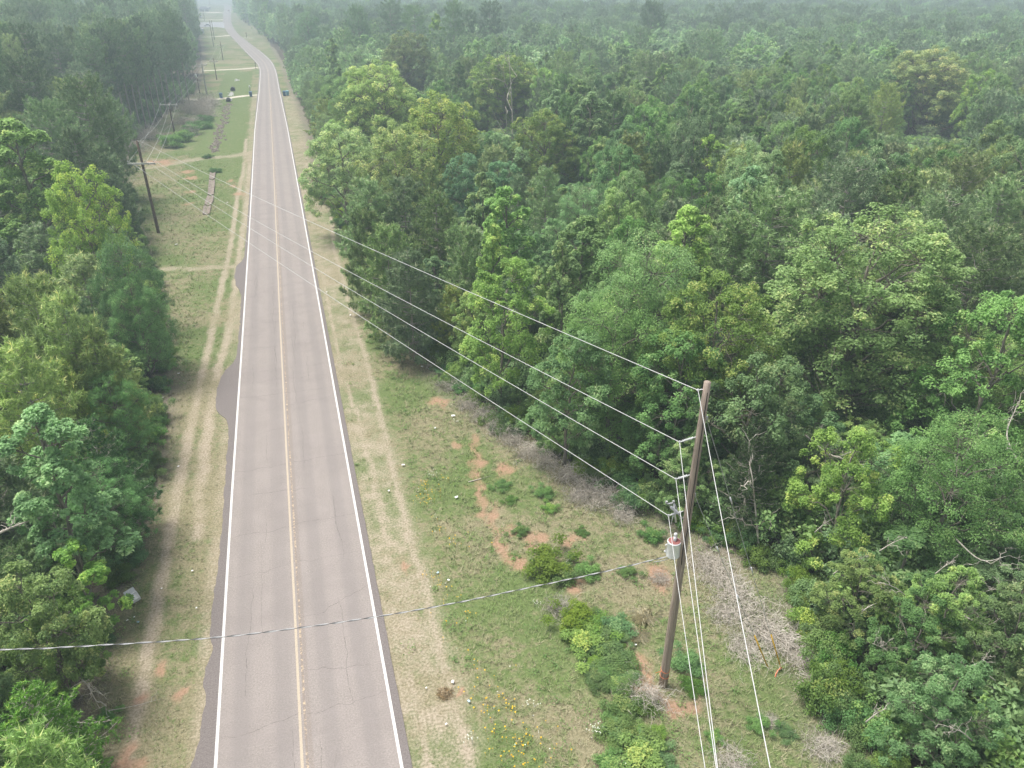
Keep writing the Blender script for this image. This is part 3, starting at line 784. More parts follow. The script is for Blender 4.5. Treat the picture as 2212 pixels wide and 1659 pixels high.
lf = mth(nt, 'ADD', mth(nt, 'MULTIPLY', A_('lush'), .9), mth(nt, 'MULTIPLY_ADD', mth(nt, 'ADD', mth(nt, 'MULTIPLY', nm, .6), mth(nt, 'MULTIPLY', nl, .4)), 2.4, -1.17), clamp=True)
col = mix(nt, step(nt, lf, .2, .75), dry, green)
soil = mix(nt, step(nt, nf, .25, .75), (.29, .235, .175), (.50, .425, .335))
clayc = mix(nt, step(nt, nf, .25, .75), (.33, .18, .115), (.45, .30, .215))
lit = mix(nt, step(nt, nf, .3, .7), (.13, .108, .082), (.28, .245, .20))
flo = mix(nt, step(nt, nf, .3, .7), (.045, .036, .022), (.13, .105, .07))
nfm = mth(nt, 'ADD', mth(nt, 'MULTIPLY', nf, .55), mth(nt, 'MULTIPLY', nm, .45))
def thr(a, lo=.12, hi=1.0, k=1.5):
    return step(nt, mth(nt, 'MULTIPLY', a, mth(nt, 'MULTIPLY_ADD', mth(nt, 'SUBTRACT', nfm, .5), k*2, 1.)), lo, hi, 0, .95)
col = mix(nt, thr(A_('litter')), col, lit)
col = mix(nt, thr(A_('dirt'), .12, 1.1, 1.9), col, soil)
col = mix(nt, thr(A_('clay')), col, clayc)
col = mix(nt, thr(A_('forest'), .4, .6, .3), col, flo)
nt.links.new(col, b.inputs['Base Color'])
bp = N(nt, 'ShaderNodeBump'); bp.inputs['Strength'].default_value = .5; bp.inputs['Distance'].default_value = .06
nt.links.new(nf, bp.inputs['Height']); nt.links.new(bp.outputs[0], b.inputs['Normal'])
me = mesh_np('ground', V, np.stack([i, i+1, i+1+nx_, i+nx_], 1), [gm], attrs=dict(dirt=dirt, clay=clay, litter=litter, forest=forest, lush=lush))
tag(link('ground', me), kind='structure')

# ------------------------------------------------------------------ road
LEDGE = np.array([(-40, -6.4), (19, -6.55), (21.8, -6.42), (23, -6.18), (24.3, -6.12), (25.3, -6.02), (25.8, -6.22), (26.8, -6.18), (27.9, -5.92), (28.7, -6.1), (30.9, -6.08), (34.8, -5.95), (37.4, -5.93), (40.9, -5.96), (45.6, -5.94),
                  (48.5, -5.98), (49.2, -6.13), (50.0, -6.6), (50.8, -6.92), (52.5, -7.04), (54.5, -6.98), (56, -6.82), (57.3, -6.54), (58.3, -6.0), (59.2, -5.8), (66.5, -5.68), (73.8, -5.74), (75.2, -5.9), (77.2, -6.36), (80, -6.55), (83, -6.46), (84.6, -5.95), (86, -5.7), (92, -5.66), (230, -5.2)])
st = np.concatenate([np.arange(-40, 110, .25), np.arange(110, 231, 2)])
LL = np.stack([np.interp(st, [-40, 40, 60, 92, 173, 231], [-5.5, -5.5, -5.42, -5.32, -5.3, -4.75]), st], 1)
RL = np.stack([np.interp(st, [-40, 95, 173, 231], [1.32, 1.28, 1.22, .85]), st], 1)
LEd = np.stack([np.interp(st, LEDGE[:, 0], LEDGE[:, 1])+(fbm(st*1.7, st*0, 5)-.5)*.16*(st < 120), st], 1)
REd = np.stack([np.interp(st, [-40, 30, 231], [1.70, 1.68, 1.35])+(fbm(st*2.3, st*0+5, 6)-.5)*.05, st], 1)
LF = catmull([(-4.7, 240), (-4.5, 286), (-4.7, 309), (-6.0, 336), (-9.8, 381), (-16.9, 464), (-26.9, 590), (-34.5, 731), (-43, 945), (-53.4, 1226), (-66, 1400), (-120, 1560), (-260, 1700)], 8)
RF = catmull([(.8, 240), (.7, 285), (.3, 312), (-.7, 340), (-3.7, 381), (-9.6, 447), (-19.2, 560), (-27.2, 705), (-36.1, 945), (-46.0, 1226), (-57, 1410), (-112, 1575), (-256, 1716)], 8)
def nrm(A, Bq):
    d = Bq-A; return d/np.linalg.norm(d, axis=1)[:, None]
nF = nrm(LF, RF)
LLs = np.vstack([LL, LF]); RLs = np.vstack([RL, RF]); Ls = np.vstack([LEd, LF-nF*.35]); Rs = np.vstack([REd, RF+nF*.35])
cen = (LLs+RLs)/2; along = np.concatenate([[0], np.cumsum(np.linalg.norm(np.diff(cen, axis=0), axis=1))])
def strip(name, A, Bq, z, m, cols=1, uvs=None, kind='structure', parent=None, skirt=0.):
    t = np.linspace(0, 1, cols+1)[None, :, None]
    P = A[:, None]*(1-t)+Bq[:, None]*t; n = len(A)
    Vv = np.concatenate([P.reshape(-1, 2), np.full((n*(cols+1), 1), z)], 1)
    if uvs is not None: U = (uvs[0][:, None]*(1-t[..., 0])+uvs[1][:, None]*t[..., 0]).ravel(); uv = np.stack([U, np.repeat(along[:n], cols+1)], 1)
    else: uv = None
    k = cols+1; ii = (np.arange(n-1)[:, None]*k+np.arange(cols)[None]).ravel()
    Q = np.stack([ii, ii+1, ii+1+k, ii+k], 1)
    if skirt:
        base = len(Vv); lo = np.concatenate([A, Bq]); Vv = np.vstack([Vv, np.concatenate([lo, np.full((2*n, 1), z-skirt)], 1)])
        if uv is not None: uv = np.vstack([uv, np.stack([np.concatenate([uvs[0], uvs[1]]), np.tile(along[:n], 2)], 1)])
        j = np.arange(n-1)
        Q = np.vstack([Q, np.stack([base+j, j*k, (j+1)*k, base+j+1], 1), np.stack([j*k+cols, base+n+j, base+n+j+1, (j+1)*k+cols], 1)])
    me = mesh_np(name, Vv, Q, [m], uv=uv); o = link(name, me, parent)
    if kind and parent is None: tag(o, kind=kind)
    return o
wid = np.linalg.norm(RLs-LLs, axis=1)
ul = -3.4-np.linalg.norm(LLs-Ls, axis=1); ur = 3.4+np.linalg.norm(Rs-RLs, axis=1)

am, nt, b = mat('asphalt', .9, .25)
uvn = N(nt, 'ShaderNodeUVMap'); uvn.uv_map = 'uv'; sp = N(nt, 'ShaderNodeSeparateXYZ'); nt.links.new(uvn.outputs[0], sp.inputs[0])
u, v = sp.outputs[0], sp.outputs[1]
n_f = noise(nt, 14, 6, uvn.outputs[0], .8); n_m = noise(nt, .9, 5, uvn.outputs[0], .6)
mp = N(nt, 'ShaderNodeMapping'); nt.links.new(uvn.outputs[0], mp.inputs[0]); mp.inputs['Scale'].default_value = (1.6, .06, 1)
n_s = noise(nt, 1, 3, mp.outputs[0])
base = mix(nt, step(nt, n_f, .25, .75), (.20, .174, .159), (.39, .350, .325))
n_p = noise(nt, .22, 4, uvn.outputs[0], .65, 1.5); base = mix(nt, step(nt, n_p, .45, .62, 0, .30), base, (.235, .208, .196)); base = mix(nt, step(nt, n_m, .35, .7, 0, .35), base, (.345, .302, .288))
# wheel paths are polished a little darker and cooler
def band(c, w):
    d = mth(nt, 'ABSOLUTE', mth(nt, 'SUBTRACT', u, c)); return step(nt, d, w*.3, w, 1, 0)
wp = mth(nt, 'MAXIMUM', mth(nt, 'MAXIMUM', band(-2.5, .55), band(-.85, .55)), mth(nt, 'MAXIMUM', band(.95, .5), band(2.5, .5)))
base = mix(nt, mth(nt, 'MULTIPLY', wp, mth(nt, 'MULTIPLY_ADD', n_s, .5, .10)), base, (.21, .190, .184))
edge = mth(nt, 'MAXIMUM', step(nt, u, -3.5, -3.42, 1, 0), step(nt, u, 3.4, 3.46))
dark = mix(nt, step(nt, n_f, .3, .75), (.115, .098, .094), (.245, .218, .208))
base = mix(nt, mth(nt, 'MULTIPLY', edge, .82), base, dark)
# worn line between the two lanes
cl = band(.12, .13); rub = noise(nt, 22, 4, uvn.outputs[0], .7)
base = mix(nt, mth(nt, 'MULTIPLY', cl, step(nt, rub, .42, .58, 0, .6)), base, (.22, .175, .14))
# cracks
dv = N(nt, 'ShaderNodeVectorMath', operation='MULTIPLY_ADD')
nz = N(nt, 'ShaderNodeTexNoise'); nz.inputs['Scale'].default_value = 1.3; nz.inputs['Detail'].default_value = 6; nt.links.new(uvn.outputs[0], nz.inputs['Vector'])
nt.links.new(nz.outputs['Color'], dv.inputs[0]); dv.inputs[1].default_value = (.55, .75, 0); nt.links.new(uvn.outputs[0], dv.inputs[2])
def crack(sx, sy, w, seed, lo, hi):
    m2 = N(nt, 'ShaderNodeMapping'); nt.links.new(dv.outputs[0], m2.inputs[0]); m2.inputs['Scale'].default_value = (sx, sy, 1); m2.inputs['Location'].default_value = (seed, seed*.7, 0)
    vo = N(nt, 'ShaderNodeTexVoronoi', feature='DISTANCE_TO_EDGE'); vo.inputs['Scale'].default_value = 1; nt.links.new(m2.outputs[0], vo.inputs['Vector'])
    c = step(nt, vo.outputs['Distance'], w*.3, w, 1, 0)
    m3 = noise(nt, .28, 2, m2.outputs[0]) if False else noise(nt, .33, 3, uvn.outputs[0])
    return mth(nt, 'MULTIPLY', c, step(nt, m3, lo, hi))
nt.links.new(base, b.inputs['Base Color'])
bp = N(nt, 'ShaderNodeBump'); bp.inputs['Strength'].default_value = .25; bp.inputs['Distance'].default_value = .02
nt.links.new(n_f, bp.inputs['Height']); nt.links.new(bp.outputs[0], b.inputs['Normal'])
strip('road', Ls, Rs, .040, am, 6, (ul, ur), skirt=.05)
def paint(name, c, c2, lo, hi, sc=18):
    m, nt, b = mat(name, .8, .3)
    f = noise(nt, sc, 6, obco(nt), .75)
    nt.links.new(mix(nt, step(nt, f, lo, hi), c2, c), b.inputs['Base Color']); return m
WHT = paint('white_paint', (.76, .75, .73), (.42, .39, .375), .34, .50)
YEL = paint('yellow_paint', (.50, .42, .32), (.33, .29, .25), .34, .52)
YEL2 = paint('worn_yellow_paint', (.55, .43, .29), (.25, .21, .185), .50, .60, 7)
d = nrm(LLs, RLs)
strip('road_marking_left_edge', LLs-d*.058, LLs+d*.058, .045, WHT)
strip('road_marking_right_edge', RLs-d*.058, RLs+d*.058, .045, WHT)
yc = np.interp(cen[:, 1], [-40, 22, 30, 42, 66, 120, 230], [-2.33, -2.33, -2.31, -2.32, -2.30, -2.1, -1.85])
YC = cen.copy(); nn_ = cen[:, 1] < 231; YC[nn_, 0] = yc[nn_]
strip('road_marking_centre_line', YC-d*.055, YC+d*.055, .045, YEL)
m = nn_
strip('road_marking_worn_centre_line', YC[m]+d[m]*.15, YC[m]+d[m]*.25, .045, YEL2)

# cracks: thin dark ribbons wandering over the asphalt
ck = MB(); cr_ = np.random.default_rng(77)
def crackline(P, w):
    P = np.asarray(P, float); T = np.gradient(P, axis=0); T /= np.linalg.norm(T, axis=1)[:, None]+1e-9; n = np.stack([-T[:, 1], T[:, 0]], 1)
    ww = w*(.3+1.1*cr_.random(len(P)))[:, None]*np.sin(np.linspace(.12, pi-.12, len(P)))[:, None]**.4
    k = len(P); V = np.concatenate([np.concatenate([P-n*ww/2, P+n*ww/2]), np.full((2*k, 1), .0425)], 1); i = np.arange(k-1)
    ck.add(V, np.stack([i, i+1, i+1+k, i+k], 1))
def wander(p, q, amp, n=60):
    t = np.linspace(0, 1, n)[:, None]; P = np.asarray(p)*(1-t)+np.asarray(q)*t; s = cr_.random()*200
    L = np.linalg.norm(np.subtract(q, p)); d = (np.subtract(q, p))/L; o = (fbm(t[:, 0]*L*1.1+s, t[:, 0]*0, 51, 5)-.5)*2*amp
    return P+np.array([-d[1], d[0]])*o[:, None]
y = 14.
while y < 120:
    a, c_ = [(-5.9, 1.6), (-5.9, -2.2), (-2.2, 1.6), (-4.5, -1), (-1.9, .8)][cr_.choice(5, p=[.34, .22, .22, .12, .1])]
    crackline(wander((a, y), (c_, y+cr_.normal()*.5+.35), .28, 90), cr_.uniform(.014, .026)); y += cr_.uniform(1.6, 4.6)
for _ in range(46):
    x = cr_.choice([-4.3, -3.6, -2.75, -1.3, -.4, .35])+cr_.normal()*.12; y = cr_.uniform(14, 110); crackline(wander((x, y), (x+cr_.normal()*.1, y+cr_.uniform(1.5, 7)), .12, 60), cr_.uniform(.010, .022))
tag(link('road_cracks', ck.mesh('road_cracks', plain('dark_crack', (.17, .15, .142), 1., .1, .3, 5))), kind='structure')
GRAV = plain('pale_gravel', (.62, .57, .47), 1., .1, .3, 3)
SIDE = plain('side_road_asphalt', (.36, .36, .37), .9, .2, .1, 2)
def drive(name, P, w, z=.015, m=GRAV):
    P = catmull(G(P), 6); T = np.gradient(P, axis=0); T /= np.linalg.norm(T, axis=1)[:, None]; n = np.stack([-T[:, 1], T[:, 0]], 1)
    wv = w*(.8+.4*fbm(np.arange(len(P))*.5, np.zeros(len(P)), 4))[:, None]
    return strip(name, P-n*wv/2, P+n*wv/2, z, m)
drive('driveway', [(560, 205), (530, 207), (490, 212), (440, 216), (375, 212)], 2.7)
drive('driveway', [(559, 146), (520, 149), (480, 151), (440, 153)], 3.2)
drive('driveway', [(500, 76), (480, 78), (450, 80), (434, 80)], 5)
drive('driveway', [(488, 42.5), (470, 43), (450, 43), (430, 43)], 14)
drive('driveway', [(484, 28), (470, 28), (455, 26.5), (430, 26.5)], 16)
drive('driveway', [(525, 82), (536, 82), (548, 82)], 3.5)
P = G([(428, 58.5), (470, 58.5), (484, 60.5), (493, 60), (488, 46), (478, 47.5), (428, 48.5)])
tag(link('side_road', mesh_np('side_road', np.concatenate([P, np.full((7, 1), .03)], 1), [np.arange(7)[None]], [SIDE])), kind='structure')

# ------------------------------------------------------------------ grass, flowers, weeds
def inroad(x, y):
    l = np.interp(y, LEDGE[:, 0], LEDGE[:, 1]); return (x > l-.02) & (x < 1.72)
gr = np.random.default_rng(12)
bands_ = [(12, 32, 28), (32, 50, 15), (50, 80, 7), (80, 150, 3)]
PX = []
for y0, y1, dens in bands_:
    n = int((y1-y0)*44*dens); x = gr.uniform(-24, 22, n) if y0 < 80 else gr.uniform(-29, 8, n); y = gr.uniform(y0, y1, n)
    e = np.where(x > 0, re_(y)-x, x-le_(y)); k = (e > -.6) & ~inroad(x, y)
    PX.append(np.stack([x[k], y[k], np.full(k.sum(), 1+.22*[12, 32, 50, 80].index(y0))], 1))
PX = np.vstack(PX); d_, c_, l_, f_, lu = masks(PX[:, 0], PX[:, 1])
q = gr.random(len(PX)); k = (q > d_*1.25) & (q > c_*1.1) & (q > l_*.7-.1); PX = PX[k]; lu = lu[k]; d_ = d_[k]; l_ = l_[k]
n = len(PX); NB = 7
hgt = (.06+.14*gr.random(n)**1.7)*(.5+1.5*fbm(PX[:, 0]*.7, PX[:, 1]*.7, 61))*PX[:, 2]*(1-.6*np.clip(d_*1.5, 0, 1))*np.where((PX[:, 0] < 1.7+3.2) & (PX[:, 0] > -9.5), .5, 1)*np.where((PX[:, 0] < -7) & (PX[:, 1] > 128), .45, 1)
a = gr.random((n, NB))*6.28; lean = gr.uniform(.5, 1.5, (n, NB)); hh = hgt[:, None]*gr.uniform(.6, 1.2, (n, NB)); wb = .011*PX[:, 2][:, None]*gr.uniform(.8, 1.5, (n, NB))
bx = PX[:, 0][:, None]+gr.normal(size=(n, NB))*.05*PX[:, 2][:, None]; by = PX[:, 1][:, None]+gr.normal(size=(n, NB))*.05*PX[:, 2][:, None]
ca, sa = np.cos(a), np.sin(a)
V = np.stack([np.stack([bx-sa*wb, by+ca*wb, 0*bx], -1), np.stack([bx+sa*wb, by-ca*wb, 0*bx], -1), np.stack([bx+ca*hh*lean, by+sa*hh*lean, hh], -1)], 2).reshape(-1, 3)
tt = np.clip(lu+gr.normal(size=n)*.28, 0, 1); tt = np.repeat(np.clip(tt[:, None]+gr.normal(size=(n, NB))*.12, 0, 1).ravel(), 3)
gmt, nt, b = mat('grass_blade', .8, .15)
c = mix(nt, attr(nt, 'tint'), (.44, .395, .26), (.22, .32, .10)); nt.links.new(c, b.inputs['Base Color'])
tag(link('grass', mesh_np('grass', V, np.arange(len(V)).reshape(-1, 3), [gmt], attrs={'tint': tt})), 'short patchy green and straw-coloured grass on both verges', 'grass', kind='stuff')
print('GRASS', n)

# broad-leaved weeds in clumps
WC = []; 
for _ in range(1500):
    y = gr.uniform(14, 70); x = gr.uniform(-13, 21)
    if inroad(np.array([x]), np.array([y]))[0]: continue
    if not (le_(y)-.3 < x < re_(y)+.3): continue
    if -9.3 < x < 4.2 and gr.random() < .93: continue
    m1 = vnoise(np.array([x*.5]), np.array([y*.5]), 31)[0]
    if m1 < .45 and gr.random() < .8: continue
    WC.append((x, y))
WC = np.array(WC); per = 26; idx = np.repeat(np.arange(len(WC)), per); n = len(idx)
rad = gr.uniform(.08, .34, len(WC))[idx]
P3 = np.stack([WC[idx, 0]+gr.normal(size=n)*rad*.7, WC[idx, 1]+gr.normal(size=n)*rad*.7, .04+gr.random(n)*rad*.8], 1)
V, Q, T = leaves(P3, unit(gr.normal(size=(n, 3))*.45+[0, 0, 1]), .10, np.clip(gr.random(len(WC))[idx]*.5+gr.random(n)*.5, 0, .85), gr, .5)
tag(link('weeds', mesh_np('weeds', V, Q, [SHRUB], attrs={'tint': T})), 'low green broad-leaved weeds scattered through the verge grass', 'weeds', kind='stuff')

FL = [(921, 1071, 1.0, 50), (930, 1085, .6, 25), (915, 1050, .4, 16), (959, 1040, .5, 14), (946, 1149, .4, 12), (948, 1259, .5, 18), (984, 1182, .5, 10), (940, 1123, .3, 9), (921, 1249, .3, 8), (1099, 1533, .6, 22), (1047, 1537, .5, 14), (1078, 1577, .5, 12), (1169, 1598, .6, 16),
      (1127, 1636, .7, 28), (1007, 1340, .5, 12), (1031, 1445, .4, 8), (1080, 1512, .4, 8), (1120, 1600, 1.2, 30), (1040, 1480, 1.5, 26), (980, 1300, 1.6, 22), (1000, 1180, 1.6, 14), (1190, 1640, 1., 12), (1060, 1620, .8, 16)]
fv = []; fw = []
for px, py, r, k in FL:
    c = g(px, py)
    for _ in range(int(k*.65)): (fv if gr.random() < .88 else fw).append((c[0]+gr.normal()*r*.5, c[1]+gr.normal()*r*.5, gr.uniform(.18, .34)))
for px, py in [(1020, 1600), (1148, 1528), (1290, 1585), (1160, 1310), (1000, 880), (985, 917), (1290, 1588), (1350, 1655), (935, 1030), (1286, 1580)]:
    c = g(px, py)
    for _ in range(12): fw.append((c[0]+gr.normal()*.15, c[1]+gr.normal()*.15, gr.uniform(.2, .35)))
def flowers(name, P, m, lab, s):
    P = np.array(P); mb = MB()
    for p in P:
        a = np.arange(6)*pi/3+gr.random(); r = s*gr.uniform(.7, 1.3); t = gr.normal(size=2)*.3
        ring_ = np.stack([p[0]+np.cos(a)*r, p[1]+np.sin(a)*r, p[2]+np.cos(a)*r*t[0]+np.sin(a)*r*t[1]], 1)
        mb.add(np.vstack([ring_, p+[0, 0, r*.3]]), T=[(q, (q+1) % 6, 6) for q in range(6)])
        mb.tube([(p[0], p[1], 0), (p[0]+.01, p[1], p[2]*.5), tuple(p)], .004, 3, False)
    tag(link(name, mb.mesh(name, m)), lab, 'wildflowers', kind='stuff')
flowers('yellow_wildflowers', fv, plain('yellow_petal', (.80, .50, .03), .7, .2, .2, 8), 'orange-yellow wildflowers scattered in the right verge grass', .029)
flowers('white_wildflowers', fw, plain('white_petal', (.78, .80, .68), .7, .2, .1, 8), 'small white wildflower heads in the right verge grass', .022)

# ------------------------------------------------------------------ shrubs and dead brush
SHP = []
for s, R, H, n, sz in ((61, 1.2, 1.0, 5200, .10), (62, 1.0, .8, 4200, .10), (63, 1.5, .9, 6000, .11)):
    V, Fc, T, tr = bushdata(s, R, H, n, sz, .25); SHP.append((mesh_np('foliage', V, Fc, [SHRUB], attrs={'tint': T}), tr.mesh('stems', TWIG, True), R))
def shrub(px, py, R, lab, col=(1, 1, 1), hs=1., group=None):
    c = g(px, py); k = gr.integers(0, 3); pr = SHP[k]; s = R/pr[2]
    t = root('shrub', (c[0], c[1], 0), gr.random()*6.28, lab, 'shrub', group); t.scale = (s, s, s*hs)
    a = link('foliage', pr[0], t); link('stems', pr[1], t); a.color = (*col, 1)
Y1 = (1.25, 1.15, .75)
SH = [(1180, 1228, 1.25, 'bright yellow-green shrub just above the service wire, largest of the open verge', Y1), (1222, 1245, .9, 'green shrub joined to the right of the large yellow-green one', (1, 1, .9)),
      (1268, 1240, .7, 'low green shrub above the service wire, nearer the pole', (.9, 1, .9)), (1245, 1345, .9, 'green shrub starting the line that runs down to the lower edge', Y1),
      (1290, 1360, .9, 'green shrub right of the top of the shrub line', (1, 1.05, .8)), (1330, 1365, .7, 'small green shrub between the shrub line and the near pole', (.8, 1, .9)), (1255, 1400, .85, 'yellow-green shrub on the left flank of the shrub line', Y1), (1310, 1410, .9, 'leafy shrub in the middle of the shrub line', (1.1, 1.1, .8)),
      (1340, 1450, .8, 'shrub left of the red clay by the near pole base', (1.1, 1.1, .8)), (1310, 1480, .6, 'small shrub low on the left of the shrub line', (1, 1, .9)), (1345, 1530, .7, 'shrub below the clay patch in the shrub line', (1, 1, .8)), (1355, 1585, .9, 'bright rounded shrub below the near pole', Y1),
      (1375, 1650, .9, 'bright shrub at the lower edge below the near pole', Y1), (1325, 1660, .6, 'green shrub at the lower edge, left of the bright one', (.9, 1, .85)), (1430, 1640, .6, 'dark green shrub at the lower edge right of the bright one', (.9, 1, .9)),
      (1480, 1440, .75, 'green bush hard against the right of the near pole base', (.85, 1, .85)), (1495, 1478, .6, 'low green bush right of the near pole foot', (.85, 1, .85)), (1420, 1590, .4, 'small weed-like shrub between the bright rounded shrub and the wires', (1, 1, .8)),
      (1080, 1055, .6, 'loose green shrub above the bare clay scar', (.9, 1, .9)), (1100, 1085, .45, 'small green shrub beside the bare clay scar', (.9, 1, .9)), (1175, 1070, .6, 'green shrub below the grey brush strip', (.9, 1, .9)), (1190, 1100, .5, 'small green shrub under the one below the brush strip', (.9, 1, .9)),
      (1120, 1150, .5, 'small shrub between two clay patches', (.9, 1, .9)), (1255, 1150, .4, 'tiny shrub left of the transformer, on the open slope', (.9, 1, .9)), (1355, 1240, .5, 'low shrub left of the pole under the transformer', (.95, 1, .9)), (1410, 1160, .7, 'bluish-green shrub beneath the transformer, at the brush edge', (.8, 1, 1.1)),
      (1540, 1600, .4, 'tiny green shrub beside the twin wires at the lower edge', (.9, 1, .9)), (1640, 1570, .5, 'small green shrub between the outer wires at lower right', (.9, 1, .85)), (1700, 1590, .45, 'small green shrub near the forest edge at lower right', (.9, 1, .85)),
      (343, 690, .9, 'bright green low shrub at the left clearing edge above the black gap', (1.1, 1.3, .8)), (330, 720, .8, 'bright green leafy shrub hugging the left trees above the black gap', (1., 1.25, .8)), (345, 800, .8, 'fan-leaved shrub spilling over the left verge', (.85, 1.15, .9)), (315, 905, .5, 'lone low shrub on the left verge beside the feathery tree', (1, 1.1, .8)),
      (372, 318, 2.2, 'spreading green vine mound in the left clearing beyond the crossarm pole, front one', (1, 1.15, .9)), (392, 305, 2.2, 'spreading green vine mound in the left clearing, right behind the front one', (1, 1.15, .9)), (428, 278, 2.4, 'green mound beside the mown strip in the left clearing', (.85, 1.05, .9)),
      (415, 290, 2.0, 'green mound between the vine mounds and the mown strip', (.85, 1.05, .9)), (438, 262, 2., 'farther green mound beside the mown strip', (.85, 1.05, .9)), (463, 372, 1., 'tuft of dark green growth at the head of the ditch slabs', (.8, 1., .8)), (452, 341, .9, 'dark green weeds where the ditch meets the dirt drive', (.8, 1., .8)),
      (205, 1195, .5, 'leafy bush below the small bright tree on the left verge', (.9, 1.1, .8)), (225, 1390, .5, 'dark vine on the ground under the service wire on the left', (.7, .9, .8)), (235, 1550, .5, 'dark green sprout bush beside the bleached branch at lower left', (.75, 1., .8))]
for px, py, R, lab, c in SH: shrub(px, py, R*(1.22 if 1100 < px < 1450 and py > 1300 else 1.1), lab, c, .75 if px > 900 else 1.)
for i in range(34):
    u = i/33; px = np.interp(u, [0, .2, .45, .7, 1], [1245, 1300, 1325, 1350, 1395])+gr.normal()*26; py = np.interp(u, [0, .2, .45, .7, 1], [1330, 1385, 1465, 1550, 1665])+gr.normal()*12
    shrub(px, py, gr.uniform(.4, .75), 'low green vine growth trailing down the verge left of the near pole', [(1.1, 1.1, .85), (1, 1, .9), (.9, 1, .9)][i % 3], gr.uniform(.4, .7), 'low vine growth left of the near pole')
# low edge plants that soften the feet of the forest
for _ in range(420):
    y = gr.uniform(13, 130); sd = gr.random() < .62
    e = gr.normal()*.55-.2
    x = re_(y)-e if sd else le_(y)+e*.6
    px, py, z = proj((x, y, 0))
    if not (-40 < px < 2250 and py < 1720): continue
    if gr.random() > 60/z or (24 < y < 34 and x < 0 and x > -12.2): continue
    s_ = 'right' if sd else 'left'; zone_ = 'near' if z < 45 else 'far'
    c = [(1, 1, .85), (.8, 1., .9), (1.15, 1.1, .75)][gr.integers(3)]
    k = gr.integers(0, 3); pr = SHP[k]; s = gr.uniform(.5, 1.15)/pr[2]*(1.0 if z < 60 else 1.3)
    cn = {(1, 1, .85): 'green', (.8, 1., .9): 'dark green', (1.15, 1.1, .75): 'yellow-green'}[c]
    t = root('shrub', (x, y, 0), gr.random()*6.28, f'{cn} bush at the foot of the {s_}-hand forest edge, {zone_} part', 'shrub', f'{cn} bushes along the {zone_} {s_} forest edge'); t.scale = (s, s, s*gr.uniform(.9, 1.7))
    a = link('foliage', pr[0], t); link('stems', pr[1], t); a.color = (*c, 1)

def brush(seed, R, H, n, th=.012):
    r = np.random.default_rng(seed); mb = MB()
    for _ in range(n):
        p = np.array([r.normal()*R*.45, r.normal()*R*.45, abs(r.normal())*H*.4]); a = r.random()*6.28; L = r.uniform(.35, 1.1)*R
        e = p+[cos(a)*L, sin(a)*L, r.normal()*H*.35]; e[2] = max(e[2], .02)
        P = limb(p, e, r, r.uniform(-.1, .4), 6, .09); P[:, 2] = np.maximum(P[:, 2], .01)
        mb.tube(P, np.linspace(th*r.uniform(.5, 1.3), th*.35, 6), 3, False)
        if r.random() < .7:
            q = P[3]; e2 = q+[cos(a+.8)*L*.4, sin(a+.8)*L*.4, r.random()*H*.3]; mb.tube(limb(q, e2, r, .1, 4), np.linspace(th*.6, th*.3, 4), 3, False)
    return mb.mesh('brush_pile', TWIG, False)
BRP = [brush(71, 1.2, .7, 230, .013), brush(72, 1.3, .6, 250, .013), brush(73, 1.1, .8, 220, .013)]
